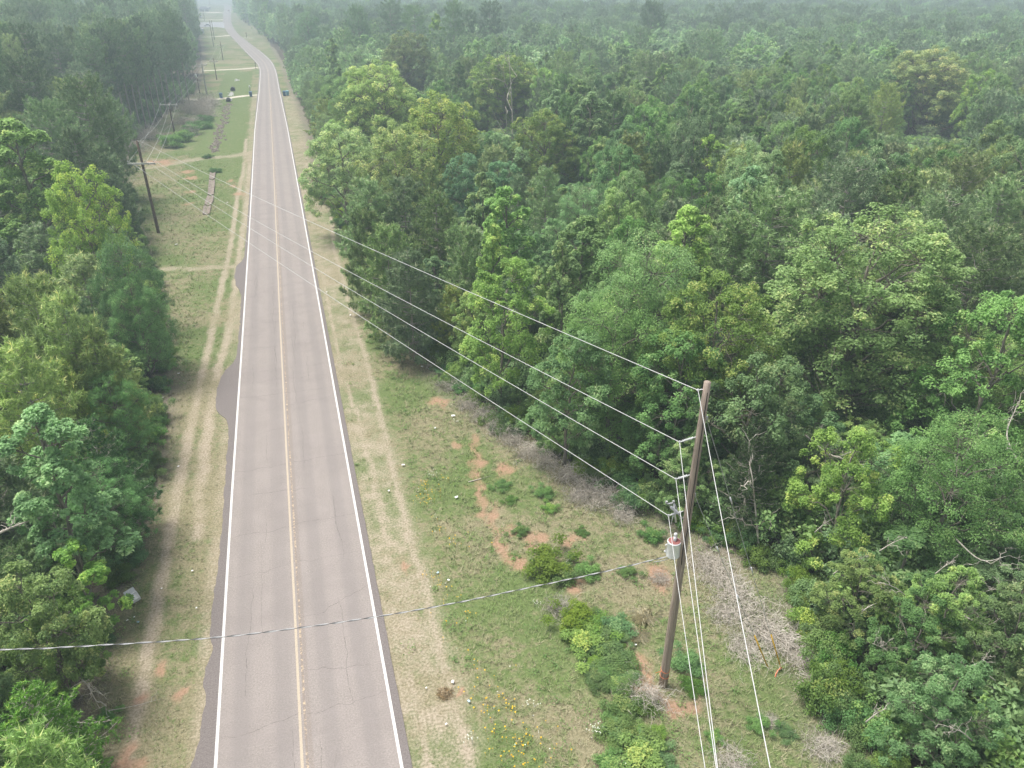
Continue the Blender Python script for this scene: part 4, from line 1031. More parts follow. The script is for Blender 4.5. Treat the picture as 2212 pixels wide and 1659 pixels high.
BR_ = [(905, 745, .9, 'thin brown-grey twigs by the forest foot under the lowest crossing wire'), (940, 795, .9, 'brown-grey twigs below the thin ones at the forest foot'), (972, 838, 1.0, 'grey twigs midway down the upper forest foot'), (1040, 905, 1.0, 'grey twigs just above the dead brush strip'), (1072, 930, 1.0, 'pale twigs joining the top of the dead brush strip'),
       (1105, 955, 1.0, 'pale grey brush heap starting the dead brush strip along the forest edge'), (1140, 985, 1.1, 'grey twig heap second down the dead brush strip'), (1180, 1005, 1.0, 'grey twig heap in the upper middle of the dead brush strip'), (1225, 1035, 1.1, 'grey twig heap in the middle of the dead brush strip'),
       (1265, 1060, 1.1, 'thick grey twig heap low on the dead brush strip'), (1300, 1085, 1.2, 'largest grey twig heap, at the lower end of the dead brush strip'), (1245, 1080, .8, 'thin twig scatter below the middle of the brush strip'), (1345, 1120, .9, 'thin twigs left of the transformer'),
       (1530, 1220, 1.1, 'grey twigs right behind the pole, level with the transformer bottom'), (1560, 1255, 1.2, 'grey-brown brush between the pole and the forest'), (1590, 1300, 1.3, 'dense grey brush heap right of the near pole'), (1560, 1330, 1.0, 'curved pale twigs beside the wires right of the near pole'),
       (1640, 1350, 1.4, 'spreading grey branch heap above the yellow guy guards'), (1690, 1390, 1.4, 'grey branch heap around the right yellow guy guard'), (1610, 1400, 1.1, 'low pale branches left of the yellow guy guards'), (1735, 1430, 1.2, 'brown-grey brush right of the yellow guy guards'),
       (1765, 1500, 1.0, 'pale wispy brush at the forest foot below the yellow guards'), (1395, 1515, 1.0, 'pale wispy brush on the clay at the near pole base'), (1425, 1255, .6, 'small pale twig clump left of the near pole shaft'), (1205, 1320, .8, 'small grey twig clump left of the shrub line'),
       (1780, 1620, .9, 'grey twigs at the forest foot in the lower right'), (1580, 1650, .9, 'faint grey twigs between wires at the lower edge'), (1660, 1560, .5, 'small grey twig clump at lower right'),
       (246, 352, 2.2, 'brown-grey brush by the left clearing edge behind the crossarm pole'), (240, 400, 2.2, 'grey brush against the dark pines left of the crossarm pole'), (262, 420, 1.6, 'thin grey brush left of the crossarm pole shaft'), (285, 330, 2.2, 'dark purple-grey brush at the foot of the bare-trunked stand'),
       (320, 300, 2.4, 'purple-grey brush by the guy line in the left clearing'), (430, 236, 3.2, 'big mauve-grey bush heap beside the gravel drive in the clearing'), (450, 228, 3.0, 'mauve-grey bush heap next to the drive and poles'), (415, 245, 2.6, 'mauve-grey brush on the left side of the big heap'), (445, 250, 2.4, 'grey brush under the big mauve heap'),
       (405, 268, 2.0, 'pale grey brush patch between the green mounds'), (410, 292, 1.8, 'pale grey brush patch among the vine mounds'), (880, 700, 1.2, 'brown brush at the forest foot under the power lines'), (1010, 880, 1.0, 'brown twigs near the forest foot, above the brush strip'), (350, 650, .6, 'grey twig scatter by the dirt drive on the left')]
for px, py, R, lab in BR_:
    c = g(px, py); o = link('brush_pile', BRP[gr.integers(0, 3)], None, (c[0], c[1], 0), (0, 0, gr.random()*6.28)); s = R/1.2*(.84 if R < 1.5 else 1.1); o.scale = (s, s*(1 if R < 1.5 else .8), s*(1.25 if R > 1.5 else 1.4 if px < 1480 else .8))
    tag(o, lab, 'brush pile')

def deadbranch(name, pts, r0, lab, cat='dead branch', seed=0, lvl=2):
    r = np.random.default_rng(seed); mb = MB()
    P = catmull(pts, 6); R = np.linspace(r0, r0*.3, len(P)); mb.tube(P, R, 6)
    def sub(P, rr_, L, lv):
        for q in range(5 if lv == 2 else 3):
            i = r.integers(len(P)//4, len(P)); p = P[i]; d = unit(P[-1]-P[0]); e = p+unit(d+r.normal(size=3)*.8)*L*r.uniform(.5, 1.1)
            S2 = limb(p, e, r, .08, 6, .08); mb.tube(S2, np.linspace(rr_, rr_*.3, 6), 4, False)
            if lv > 1: sub(S2, rr_*.6, L*.5, lv-1)
    if lvl: sub(P, r0*.5, np.linalg.norm(P[-1]-P[0])*.45, lvl)
    return tag(link(name, mb.mesh(name, TWIG, True)), lab, cat)
deadbranch('dead_branch', [g(120, 1435, 2.6), g(180, 1470, 2.2), g(215, 1530, 1.2)], .045, 'bleached forked dead branch hanging out under the service wire at left', seed=1)
deadbranch('dead_branch', [g(-10, 1155, 6), g(50, 1130, 5.6), g(115, 1108, 5.2)], .06, 'bleached bare limb sticking out at the left edge above the service wire', seed=2)
deadbranch('dead_branch', [g(150, 1560, 2.), g(200, 1562, 1.6), g(245, 1555, 1.)], .035, 'single pale stick branch at the lower left', seed=3, lvl=1)
deadbranch('dead_branch', [g(235, 1535, .5), g(290, 1525, .3), g(345, 1510, .1)], .02, 'thin pale branch lying across the left verge near the bottom', seed=4, lvl=1)
deadbranch('dead_branch', [g(1965, 960, 4.5), g(2010, 1000, 4), g(2100, 1030, 3.5)], .05, 'bleached branch under the largest oak, right part', seed=5)
deadbranch('dead_branch', [g(1740, 940, 5), g(1790, 980, 5), g(1850, 1000, 5)], .045, 'pale bare branches below left of the largest oak', seed=6)
deadbranch('dead_branch', [g(2200, 1000, 6), g(2175, 940, 7), g(2195, 880, 8)], .05, 'curved bleached limb in the dark gap at the right edge', seed=7)
deadbranch('dead_branch', [g(1640, 1190, .4), g(1632, 1100, 2.6), g(1625, 1030, 4.6)], .07, 'dead barkless sapling trunk with stub twigs right of the near pole', 'dead tree', seed=8)
deadbranch('dead_branch', [g(2060, 1160, 4), g(2120, 1210, 4), g(2180, 1200, 4)], .04, 'bare twig fan among the lower right trees', seed=9)
deadbranch('dead_branch', [g(2080, 1330, 3), g(2130, 1350, 3.2), g(2170, 1330, 3.4)], .04, 'grey bare twigs in front of the trunk at lower right', seed=10)
for i, (px, py, h, dx) in enumerate([(1900, 1190, 4, 60), (1960, 1290, 3.6, -50), (2020, 1240, 4, 45), (1850, 1330, 2.6, 50), (1930, 1420, 2.6, -45), (2060, 1460, 3.2, 60), (2150, 1470, 3.6, -60), (1990, 1530, 2.8, 50), (2100, 1600, 3.2, -50), (1870, 1560, 2, 45), (2190, 1300, 4, -50), (1760, 1150, 3, 40), (1800, 1240, 2.6, 50)]):
    a_ = g(px, py, h); b_ = g(px+dx, py-30, h+.9)
    deadbranch('dead_branch', [a_, (a_+b_)/2+[0, 0, .1], b_], .028, ['curved', 'forked', 'spreading', 'thin'][i % 4]+' grey bare branch poking through the thicket right of the near pole', seed=40+i)['group'] = 'bare branches in the right thicket'
deadbranch('fallen_stick', [g(1012, 1041, .03), g(1035, 1035, .05), g(1058, 1028, .04)], .035, 'straight fallen stick lying over the clay scar', 'stick', seed=11, lvl=0)
deadbranch('fallen_stick', [g(1017, 912, .03), g(1026, 909, .05), g(1035, 904, .04)], .03, 'short fallen stick near the forest foot above the brush strip', 'stick', seed=12, lvl=0)
deadbranch('fallen_stick', [g(322, 640, .05), g(345, 632, .15), g(352, 618, .1)], .05, 'bent pale fallen branch below the dirt drive on the left', 'stick', seed=13, lvl=1)
by0 = g(1104, 100, 19.5)*[1, 1, 0]
dt = deadbranch('dead_tree', [by0+[0, 0, 0], by0+[.2, 0, 10], by0+[-.3, 0, 18.5]], .11, 'bare whitish dead tree standing above the far canopy right of the tall pines', 'dead tree', seed=14)

# clump of straw-coloured bunch grass
def bunch(px, py, r, lab, m):
    c = g(px, py); n = 170; a = gr.random(n)*6.28; L = r*gr.uniform(.3, .85, n); w = .007; c = c[None]+gr.normal(size=(n, 3))*r*.2; c = (c[:, 0], c[:, 1])
    V = np.stack([np.stack([c[0]-np.sin(a)*w, c[1]+np.cos(a)*w, 0*a], -1), np.stack([c[0]+np.sin(a)*w, c[1]-np.cos(a)*w, 0*a], -1),
                  np.stack([c[0]+np.cos(a)*L*.6+np.sin(a)*w, c[1]+np.sin(a)*L*.6, L*.45], -1), np.stack([c[0]+np.cos(a)*L, c[1]+np.sin(a)*L, L*.22], -1)], 1).reshape(-1, 3)
    tag(link('bunch_grass', mesh_np('bunch_grass', V, np.arange(n*4).reshape(-1, 4), [m])), lab, 'grass clump')
STRAW = plain('straw', (.70, .58, .40), .9, .1, .3, 12)
bunch(960, 1500, .45, 'reddish straw clump of bunch grass on the right verge near the bottom', STRAW)
bunch(1390, 1335, .8, 'pale arching grass clump left of the near pole shaft', plain('pale_straw', (.74, .68, .48), .9, .1, .3, 12))
bunch(1375, 1375, .7, 'second pale arching grass clump, below the other one left of the pole', bpy.data.materials['pale_straw'])

# ------------------------------------------------------------------ utility poles and wires
WOOD, nt, b = mat('pole_wood', .85, .2)
mp = N(nt, 'ShaderNodeMapping'); nt.links.new(obco(nt), mp.inputs[0]); mp.inputs['Scale'].default_value = (14, 14, .35)
c = mix(nt, step(nt, noise(nt, 1.5, 6, mp.outputs[0], .7), .3, .7), (.24, .19, .155), (.47, .39, .32))
mp2 = N(nt, 'ShaderNodeMapping'); nt.links.new(obco(nt), mp2.inputs[0]); mp2.inputs['Scale'].default_value = (40, 40, .5)
c = mix(nt, step(nt, noise(nt, 1, 3, mp2.outputs[0], .6), .60, .66), c, (.085, .06, .045))
nt.links.new(c, b.inputs['Base Color'])
DWOOD = plain('dark_pole_wood', (.17, .12, .085), .9, .2, .4, 6)
PALEW = plain('pale_pole_wood', (.50, .50, .46), .85, .2, .2, 6)
ARM = plain('weathered_crossarm', (.62, .62, .57), .8, .3, .15, 8)
PORC = plain('grey_polymer', (.68, .69, .70), .35, .5, .1, 8)
ALU = plain('aluminium_wire', (.66, .66, .65), .45, .5, .06, 3)
STEEL = plain('galvanised_steel', (.50, .51, .52), .45, .5, .15, 12, .3)
BLK = plain('black_cable', (.035, .032, .03), .7, .3, .2, 5)
ENAM = plain('white_enamel', (.93, .94, .94), .35, .5, .05, 6)
LIDM = plain('red_brown_lid', (.33, .12, .11), .6, .4, .2, 6)
YPL = plain('yellow_plastic', (.78, .46, .03), .5, .4, .12, 8)
ORG = plain('orange_tape', (.80, .24, .10), .6, .3, .15, 8)

def insulator(p0, p1, parent, sheds=7, r=.055):
    p0 = np.asarray(p0, float); p1 = np.asarray(p1, float); ax = p1-p0; L = np.linalg.norm(ax); prof = [(.018, 0), (.018, .12*L)]
    for q in range(sheds):
        z = L*(.16+.66*q/sheds); prof += [(.02, z), (r, z+.012), (r, z+.022), (.02, z+.035)]
    prof += [(.018, L*.86), (.03, L*.90), (.03, L)]
    mb = MB(); mb.lathe(prof, p0, 10, ax/L); return mb.build('insulator', PORC, parent, True)

def catenary(a, b_, sag, n=28, ext=1.):
    a = np.asarray(a, float); b_ = np.asarray(b_, float); t = np.linspace(0, ext, n)[:, None]
    return a*(1-t)+b_*t-np.array([0, 0, 1.])*4*sag*t*(1-t)*(1 if ext == 1 else 1)
WG = 'overhead wires along the pole line'
def wire(P, r, lab, cat='power line', m=ALU, name='power_line', group=None):
    mb = MB(); mb.tube(P, r, 5, False); return tag(link(name, mb.mesh(name, m, True)), lab, cat, group)

# --- the near corner pole
B1 = g(1432, 1480); H1 = 14.5
T1 = pp(1527, 836, B1); off = (T1-B1); off[2] = 0        # a slight lean, as surveyed
def pt(px, py): return pp(px, py, B1)-B1
def shaft(h): return np.array([0, 0, h])+off*(h/H1)
p1 = root('utility_pole', B1, 0, 'near brown wooden utility pole carrying a white transformer, standing on red clay', 'utility pole')
mb = MB(); hs = np.linspace(-.3, H1, 12); mb.tube([shaft(h) for h in hs], np.interp(hs, [0, H1], [.185, .125])*np.where(hs > H1-.05, .96, 1), 18)
mb.build('pole_shaft', WOOD, p1, True)
mb = MB(); mb.tube([shaft(h)+[-.02, -.165+.003*h, 0] for h in np.linspace(8.3, H1-.35, 14)], .016, 6)
mb.tube([shaft(h)+[-.02-.07*sin((8.3-h)*1.6), -.165+.002*h, 0] for h in np.linspace(6.7, 8.3, 8)], .016, 6); mb.build('ground_wire', BLK, p1, True)
D = -RT
ends = []
for pa, pb in (((1521, 842), (1508, 843)), ((1503, 944), (1468, 955)), ((1490, 1026), (1460, 1035)), ((1476, 1104), (1444, 1114))):
    a, e = pt(*pa), pt(*pb); ends.append(e+B1)
    if pa[1] == 842:
        mb = MB(); mb.tube([a, (a+e)/2+[0, 0, .02], e], .022, 6); mb.lathe([(.02, 0), (.05, .02), (.05, .07), (.02, .09)], e-[0, 0, .04], 10); mb.build('top_pin', PORC, p1, True)
    else: insulator(a, e, p1, 8)
    mb = MB(); mb.lathe([(0, 0), (.035, .01), (.04, .06), (.03, .10), (0, .11)], e-[0, 0, .05], 8); mb.build('clamp', STEEL, p1, True)
# cut-out fuse and arrester above the transformer
q = pt(1478, 1120); e = pt(1448, 1086)
mb = MB(); mb.tube([pt(1478, 1122), pt(1463, 1108), pt(1452, 1098)], .022, 6); mb.box(pt(1447, 1088), (.2, .05, .05)); mb.box(pt(1440, 1085), (.07, .07, .09)); mb.box(pt(1455, 1084), (.07, .07, .09))
mb.build('cutout_bracket', STEEL, p1)
a, e = pt(1446, 1092), pt(1466, 1110)
insulator(a, e, p1, 6, .06)
mb = MB(); mb.tube([pt(1456, 1088), pt(1458, 1108), pt(1460, 1128)], .035, 8); mb.tube([pt(1455, 1110), pt(1450, 1132)], .014, 6); mb.tube([pt(1459, 1090), pt(1470, 1125), pt(1466, 1140)], .008, 4); mb.build('fuse_tube', PORC, p1, True)
# transformer
tc = pt(1455, 1183); tc = np.array([tc[0], tc[1], tc[2]-.02])
tk = MB(); tk.lathe([(0, -.36), (.235, -.36), (.26, -.34), (.265, -.30), (.258, .30), (.262, .305), (.262, .33), (.235, .345)], tc, 28)
tank = tk.build('transformer_tank', ENAM, p1, True)
mb = MB(); mb.lathe([(.236, .342), (.22, .352), (.08, .365), (0, .366)], tc, 28); mb.build('lid', LIDM, tank, True)
mb = MB()
mb.lathe([(.045, 0), (.045, .03), (.075, .05), (.075, .13), (.05, .15), (.05, .19), (.07, .21), (.07, .28), (.045, .31), (0, .32)], tc+[.06, .06, .34], 12)
mb.lathe([(.045, 0), (.06, .03), (.06, .16), (.03, .19), (0, .2)], tc+[-.0, -.02, .34], 12); mb.build('bushing', PORC, tank, True)
mb = MB(); mb.box(tc+RT*.29+[0, 0, .2], (.12, .06, .07)); mb.box(tc+RT*.29+[0, 0, -.14], (.12, .06, .07)); mb.build('mounting_lug', ENAM, tank)
mb = MB(); mb.tube([tc-RT*.25+[0, 0, .2], tc-RT*.31+[0, 0, .16], tc-RT*.31+[0, 0, -.05], tc-RT*.27+[0, 0, -.12]], .018, 6); mb.lathe([(.03, 0), (.04, .02), (.04, .07), (.02, .09)], tc-RT*.27+[0, 0, -.16], 8, (-1, 0, .2)); mb.build('secondary_bushing', PORC, tank, True)
for h, r in ((.62, .19), (.95, .188)):
    mb = MB(); a_ = np.linspace(0, 2*pi, 15); mb.tube(np.stack([np.cos(a_)*r, np.sin(a_)*r, h+.05*np.sin(a_)], 1)+off*(h/H1), .012, 5); mb.build('marker_tape', ORG, p1, True)
mb = MB(); mb.tube([shaft(.95)+[-.18, -.05, 0], shaft(.95)+[-.5, -.1, .03]], .012, 5); mb.build('loose_tape_end', ORG, p1)
gb = [pp(1526, 903, B1), pp(1500, 1068, B1)]
for q in gb:
    mb = MB(); mb.box(q-B1, (.09, .09, .13)); mb.build('guy_hook', STEEL, p1, bevel=.01)
mb = MB(); mb.box(pt(1512, 906), (.08, .08, .12)); mb.box(pt(1490, 1066), (.08, .08, .12)); mb.box(pt(1478, 1196), (.05, .05, .05)); mb.build('bolt_plate', STEEL, p1, bevel=.01)

# wires toward the pole behind the camera
for i, (e, q, lab) in enumerate(zip(ends, [(1690, 1659), (1566, 1659), (1563, 1659), (1537, 1659)],
        ['topmost bright wire running from the near pole top down to the lower edge, outermost right', 'second wire from the near pole, right-hand one of the close pair at the lower edge', 'third wire from the near pole, left-hand one of the close pair at the lower edge', 'lowest wire from the near pole, passing in front of the transformer'])):
    z = g(*q, e[2]-.4); d = z-e
    wire(catenary(e, e+d*3.2, .9, 30), .011, lab)

# --- crossarm poles of the left clearing
def arm_pole(base, H, r, lab, arm_h, armL, aw, m=DWOOD, arm2=None, rz=0., pins=(-.95, .45, .95), group='crossarm poles in the left clearing'):
    t = root('utility_pole', base, rz, lab, 'utility pole', group)
    mb = MB(); z = np.linspace(-.3, H, 8); mb.tube(np.stack([0*z, 0*z, z], 1), np.interp(z, [0, H], [r, r*.68]), 12); mb.build('pole_shaft', m, t, True)
    mb = MB(); mb.box((0, -r-.03, arm_h), (armL, aw, aw*1.15)); ar = mb.build('crossarm', ARM, t, bevel=.012)
    mb = MB()
    for s_ in (-1, 1): mb.tube([(s_*armL*.28, -r-.02, arm_h-.05), (0, -r, arm_h-.75)], .02, 5)
    mb.build('brace', STEEL, t)
    for q in pins:
        mb = MB(); mb.lathe([(.015, 0), (.015, .10), (.06, .12), (.075, .17), (.05, .21), (.05, .24), (.02, .27), (0, .27)], (q*armL/2, -r-.03, arm_h+aw*.5), 10); mb.build('insulator', PORC, t, True)
    mb = MB(); mb.lathe([(.02, 0), (.06, .04), (.06, .12), (.03, .16), (0, .16)], (.12, 0, H-.1), 10); mb.build('top_insulator', PORC, t, True)
    if arm2:
        for h2, L2, o2 in arm2:
            mb = MB(); mb.box((o2, -r-.03, h2), (L2, aw, aw)); mb.build('crossarm', ARM, t, bevel=.012)
    bpy.context.view_layer.update()
    M = t.matrix_world.copy(); M = Matrix.Translation(Vector([float(c) for c in base]))@Matrix.Rotation(rz, 4, 'Z')
    return [np.array(M@Vector((q*armL/2, -r-.03, arm_h+aw*.5+.2))) for q in pins], np.array(M@Vector((.12, 0, H+.02))), t
B2 = g(342.5, 503); T2 = pp(297, 305, B2); lean2 = (T2-B2)
rz = -YAW
pins2, top2, P2 = arm_pole(B2, 10.7, .19, 'brown wooden pole with one pale crossarm, nearest one in the left clearing', 8.2, 3.2, .16, rz=rz, pins=(-.94, .30, .94))
P2.rotation_euler = (0, radians(-1.0), rz)
# real pin heights after the tiny lean
h3 = 9.6
def by_top(px, py, H): return g(px, py, H)*[1, 1, 0]
B3 = g(378, 292); pins3, top3, P3 = arm_pole(B3, 5.9+.2, .17, 'dark pole with a pale crossarm across its very top, rising from the vine mounds', 5.75, 3.3, .16, rz=rz, pins=(-.94, .2, .94))
B4 = g(447, 204)
P4 = arm_pole(B4, 8.3, .21, 'tall pale pole with two white crossarms at different heights beside the gravel drive', 7.5, 3.0, .17, PALEW, arm2=[(7.0, 3.4, -1.7)], rz=rz, pins=(-.9, .9), group=None)
B6 = g(468.6, 172.5); P6 = arm_pole(B6, 6.3, .15, 'dark pole with a short crossarm standing on mown grass beyond the tall pale pole', 5.4, 2.6, .15, rz=rz)
B7 = g(482, 130); P7 = arm_pole(B7, 6.9, .16, 'small far pole with a crossarm beyond the second drive', 5.3, 2.9, .17, rz=rz)
def bare_pole(base, H, r, lab, xf=False):
    t = root('utility_pole', base, rz, lab, 'utility pole'); mb = MB(); mb.tube([(0, 0, -.3), (0, 0, H*.5), (0, 0, H)], [r, r*.85, r*.7], 10); mb.build('pole_shaft', DWOOD, t, True)
    mb = MB(); mb.box((0, -r, H-.3), (.9, .1, .1)); mb.build('bracket', STEEL, t)
    if xf:
        mb = MB(); mb.lathe([(0, 0), (.24, 0), (.26, .04), (.26, .72), (.22, .78), (0, .8)], (-.1, -.45, H-.9), 14); tk_ = mb.build('transformer_tank', ENAM, t, True)
        mb = MB(); mb.lathe([(.05, 0), (.07, .1), (.07, .3), (0, .34)], (-.2, -.4, H-.12), 8, (-.3, 0, 1)); mb.build('bushing', PORC, tk_, True)
        for h in (3.1, 2.9): mb = MB(); mb.box((0, -r-.02, h), (1.9, .07, .07)); mb.build('crossarm', ARM, t)
    else:
        mb = MB(); mb.lathe([(.02, 0), (.07, .05), (.07, .12), (0, .16)], (0, 0, H), 8); mb.build('insulator', PORC, t, True)
    return t
B5 = g(431.6, 201); bare_pole(B5, 5.0, .13, 'short dark pole with a small white transformer left of the tall pale pole', True)
B8 = g(461.5, 100); bare_pole(B8, 11.5, .17, 'thin dark far pole before the side road, left-hand one of the close pair')
B9 = g(463.5, 86); bare_pole(B9, 9.7, .18, 'thin dark far pole before the side road, right-hand one of the close pair')
B10 = g(442.5, 46); bare_pole(B10, 7.3, .2, 'faint far pole beyond the side road')
B11 = g(457, 18) if False else g(455, 19); bare_pole(B11, 9, .25, 'faintest far pole near the distant house')

# spans from the near pole across the road
for e, q, lab, sg in ((ends[0], top2, 'uppermost wire crossing the road from pole top to pole top', .35), (ends[1], pins2[2], 'second wire crossing the road, ending at the right end of the crossarm', .5),
                      (ends[2], pins2[1], 'third wire crossing the road, ending at the middle of the crossarm', .45), (ends[3], pins2[0], 'lowest road-crossing wire, to the left end of the crossarm', .25)):
    wire(catenary(e, q, sg, 40), .013, lab)
for a_, c_, nm in ((pins2, pins3, 'the nearest crossarm pole to the next one in the vine mounds'),):
    for k, w_ in enumerate(('left', 'middle', 'right')): wire(catenary(a_[k], c_[k], .7), .013, f'{w_} wire sagging from {nm}')
wire(catenary(top2, top3, .7), .012, 'neutral wire sagging from the nearest crossarm pole top to the next pole')
p4p = [B4+[-1.2, 0, 7.8], B4+[0, 0, 7.8], B4+[1.2, 0, 7.8]]
for k, w_ in enumerate(('left', 'middle', 'right')): wire(catenary(pins3[k], p4p[k], .5), .014, f'{w_} far wire from the vine-mound pole to the tall pale pole')
for k, w_ in enumerate(('left', 'middle', 'right')): wire(catenary(p4p[k], P6[0][k], .3), .014, f'{w_} far wire from the tall pale pole to the pole on the mown grass')
for k, w_ in enumerate(('left', 'middle', 'right')): wire(catenary(P6[0][k], P7[0][k], .5), .015, f'{w_} far wire between the two poles past the mown grass')
# service drop over the road
ns = np.array([0, 1., 0]); PS = pp(1462, 1197, B1)
sd = np.array([pp(x, y, PS, ns) for x, y in [(1462, 1197), (1300, 1236), (1130, 1272), (970, 1305), (808, 1333), (640, 1357), (467, 1377), (230, 1393), (0, 1403)]])
sd = np.vstack([sd, sd[-1]+(sd[-1]-sd[-2])*1.1+[0, 0, .35], sd[-1]+(sd[-1]-sd[-2])*3+[0, 0, 1.6]])
C = catmull(sd, 30); s = np.concatenate([[0], np.cumsum(np.linalg.norm(np.diff(C, axis=0), axis=1))])
t = root('service_cable', C[0], 0, 'twisted grey service cable crossing the road low over the foreground from the near pole', 'cable')
mb = MB(); mb.tube(C-C[0], .009, 5, False); mb.build('bare_neutral', ALU, t, True)
for ph in (0, pi):
    mb = MB(); w = s*2*pi/1.1+ph; mb.tube(C-C[0]+np.stack([0*s, np.cos(w)*.021, np.sin(w)*.016], 1), .011, 5, False); mb.build('insulated_core', plain('dark_grey_cable', (.16, .16, .16), .6, .4) if ph else plain('grey_cable', (.52, .52, .52), .6, .4), t, True)
mb = MB(); e = PS-B1; mb.tube([e, e+[.12, 0, .05], e+[.2, 0, .0], e+[.1, 0, -.06], e], .02, 6); mb.tube([e, e+[-.5, 0, -.18], e+[-.95, 0, -.17]], .014, 5); mb.tube([tc+[0, -.1, -.3], tc+[.05, -.1, -.6], e], .018, 5); mb.build('service_loop', STEEL, p1, True)

# guys with yellow guards
A1, A2 = g(1660, 1444), g(1688, 1446)
for q, (a_, gt), lab in ((gb[0], (A2, (1664, 1366)), 'upper guy wire from near the pole top to the right-hand yellow guard'), (gb[1], (A1, (1625, 1366)), 'lower guy wire from mid-pole to the left-hand yellow guard')):
    t = root('guy_wire', a_, 0, lab, 'guy wire'); d = q-a_; L = np.linalg.norm(d)
    mb = MB(); mb.tube([d*0, d*.5-[0, 0, .05], d], .012, 5, False); mb.build('strand', STEEL, t, True)
    mb = MB(); u_ = d/L; mb.tube([u_*.1, u_*1.2, u_*2.35], .030, 8); mb.build('yellow_guard', YPL, t, True)
    for f_ in (.45, .72):
        mb = MB(); mb.tube([d*f_-u_*.16, d*f_+u_*.16], .03, 8); mb.build('strain_insulator', PORC, t, True)
    mb = MB(); mb.tube([u_*-.3, u_*.14], .025, 6); mb.build('anchor_rod', STEEL, t)
mb = MB(); mb.tube([A2+[0, 0, .12], A2+[-.25, -.08, .1], A2+[-.4, -.18, .03], A2+[-.5, -.3, .02]], .03, 5); tag(link('orange_ribbon', mb.mesh('orange_ribbon', ORG, True)), 'orange ribbon trailing from the foot of the right yellow guard', 'ribbon')
for o_, lab in (((262, 380), 'far guy wire running down left from the nearest crossarm pole to the brush'), ((282, 372), 'second far guy wire beside it, down to the brush line')):
    a_ = g(*o_); q = B2+[-.15, 0, 8.9 if o_[0] == 262 else 7.6]
    wire(np.array([a_, (a_+q)/2, q]), .015, lab, 'guy wire', STEEL, 'guy_wire')

# ------------------------------------------------------------------ ditch, culverts, far roadside things
CONC, nt, b = mat('eroded_ditch_lining', .95, .15)
co = obco(nt); nt.links.new(mix(nt, step(nt, noise(nt, 3, 6, co, .7), .3, .7), (.17, .135, .11), (.36, .31, .27)), b.inputs['Base Color'])
def slab(poly, lab):
    """a shallow lumpy channel slab between two pixel edges, left then right"""
    L_, R_ = catmull(G([(a, c) for a, _, c in poly]), 6), catmull(G([(b_, c) for _, b_, c in poly]), 6)
    n = len(L_); k = 9; t = np.linspace(0, 1, k)
    P = L_[:, None]*(1-t)[None, :, None]+R_[:, None]*t[None, :, None]
    z = .05+.16*np.abs(t-.5)[None]*2+.08*(fbm(P[..., 0]*3, P[..., 1]*1.2, 9)-.5)
    V = np.concatenate([P, z[..., None]], -1).reshape(-1, 3)
    lo = V.copy(); lo[:, 2] = -.03
    i = (np.arange(n-1)[:, None]*k+np.arange(k-1)[None]).ravel(); m_ = len(V)
    Q = [np.stack([i, i+1, i+1+k, i+k], 1)]
    j = np.arange(n-1)*k; Q.append(np.stack([j, j+k, j+k+m_, j+m_], 1)); Q.append(np.stack([j+k-1, j+k-1+m_, j+2*k-1+m_, j+2*k-1], 1))
    c_ = np.arange(k-1); Q.append(np.stack([c_, c_+m_, c_+1+m_, c_+1], 1)); e = (n-1)*k+c_; Q.append(np.stack([e, e+1, e+1+m_, e+m_], 1))
    tag(link('ditch_slab', mesh_np('ditch_slab', np.vstack([V, lo]), np.vstack(Q), [CONC])), lab, 'ditch lining', 'ditch lining slabs')
slab([(454, 466, 371), (453, 465, 380), (452, 463, 388)], 'top slab of the eroded ditch lining left of the road')
slab([(452, 464.5, 390), (451, 464, 402), (449, 462, 422)], 'second and long slab of the eroded ditch lining')
slab([(449, 462, 424.5), (445, 461, 434), (442, 457, 444)], 'third slab of the eroded ditch lining')
slab([(441, 456, 446), (439, 455, 455), (438, 453, 464)], 'lowest slab of the eroded ditch lining')
mb = MB(); dp = catmull(G([(494, 224), (490, 236), (485, 255), (478, 275), (471, 295), (466, 312), (463, 328)]), 14); rk = np.random.default_rng(3)
for p in dp:
    for _ in range(3):
        s_ = rk.uniform(.12, .34); V = unit(rk.normal(size=(12, 3)))*s_*[1, 1, .5]
        th_ = np.arange(6)*pi/3+rk.random(); V = np.concatenate([np.stack([np.cos(th_)*s_, np.sin(th_)*s_, th_*0], 1), np.stack([np.cos(th_+.4)*s_*.6, np.sin(th_+.4)*s_*.6, th_*0+s_*.55], 1)])*(1+.25*rk.random((12, 1)))
        mb.add(V+[p[0]+rk.normal()*.5, p[1]+rk.normal()*.7, 0], [(i, (i+1) % 6, 6+(i+1) % 6, 6+i) for i in range(6)]+[(6, 7, 8, 9)], [(6, 9, 10), (6, 10, 11)])
tag(link('ditch_rubble', mb.mesh('ditch_rubble', CONC)), 'line of broken dark rubble down the far ditch in the mown strip', 'rubble', kind='stuff')
def culvert(px, py, r, lab, ang):
    c = g(px, py); t = root('culvert_pipe', c, ang, lab, 'culvert'); mb = MB()
    L = 2.2; prof = [(r, 0), (r, L), (r*1.12, L), (r*1.12, 0), (r, 0)]; mb.lathe(prof, (0, 0, r*.75), 16, (0, 1, .0)); mb.build('pipe', plain('black_corrugated_pipe', (.04, .04, .045), .6, .4), t, True)
    mb = MB(); mb.lathe([(0, 0), (r*.99, 0)], (0, 1.2, r*.75), 16, (0, 1, 0)); mb.build('pipe_shade_disc', BLK, t)  # black disc set inside the pipe stands for the shade of its depth
RIP = plain('white_riprap', (.72, .71, .68), .9, .2, .25, 4)
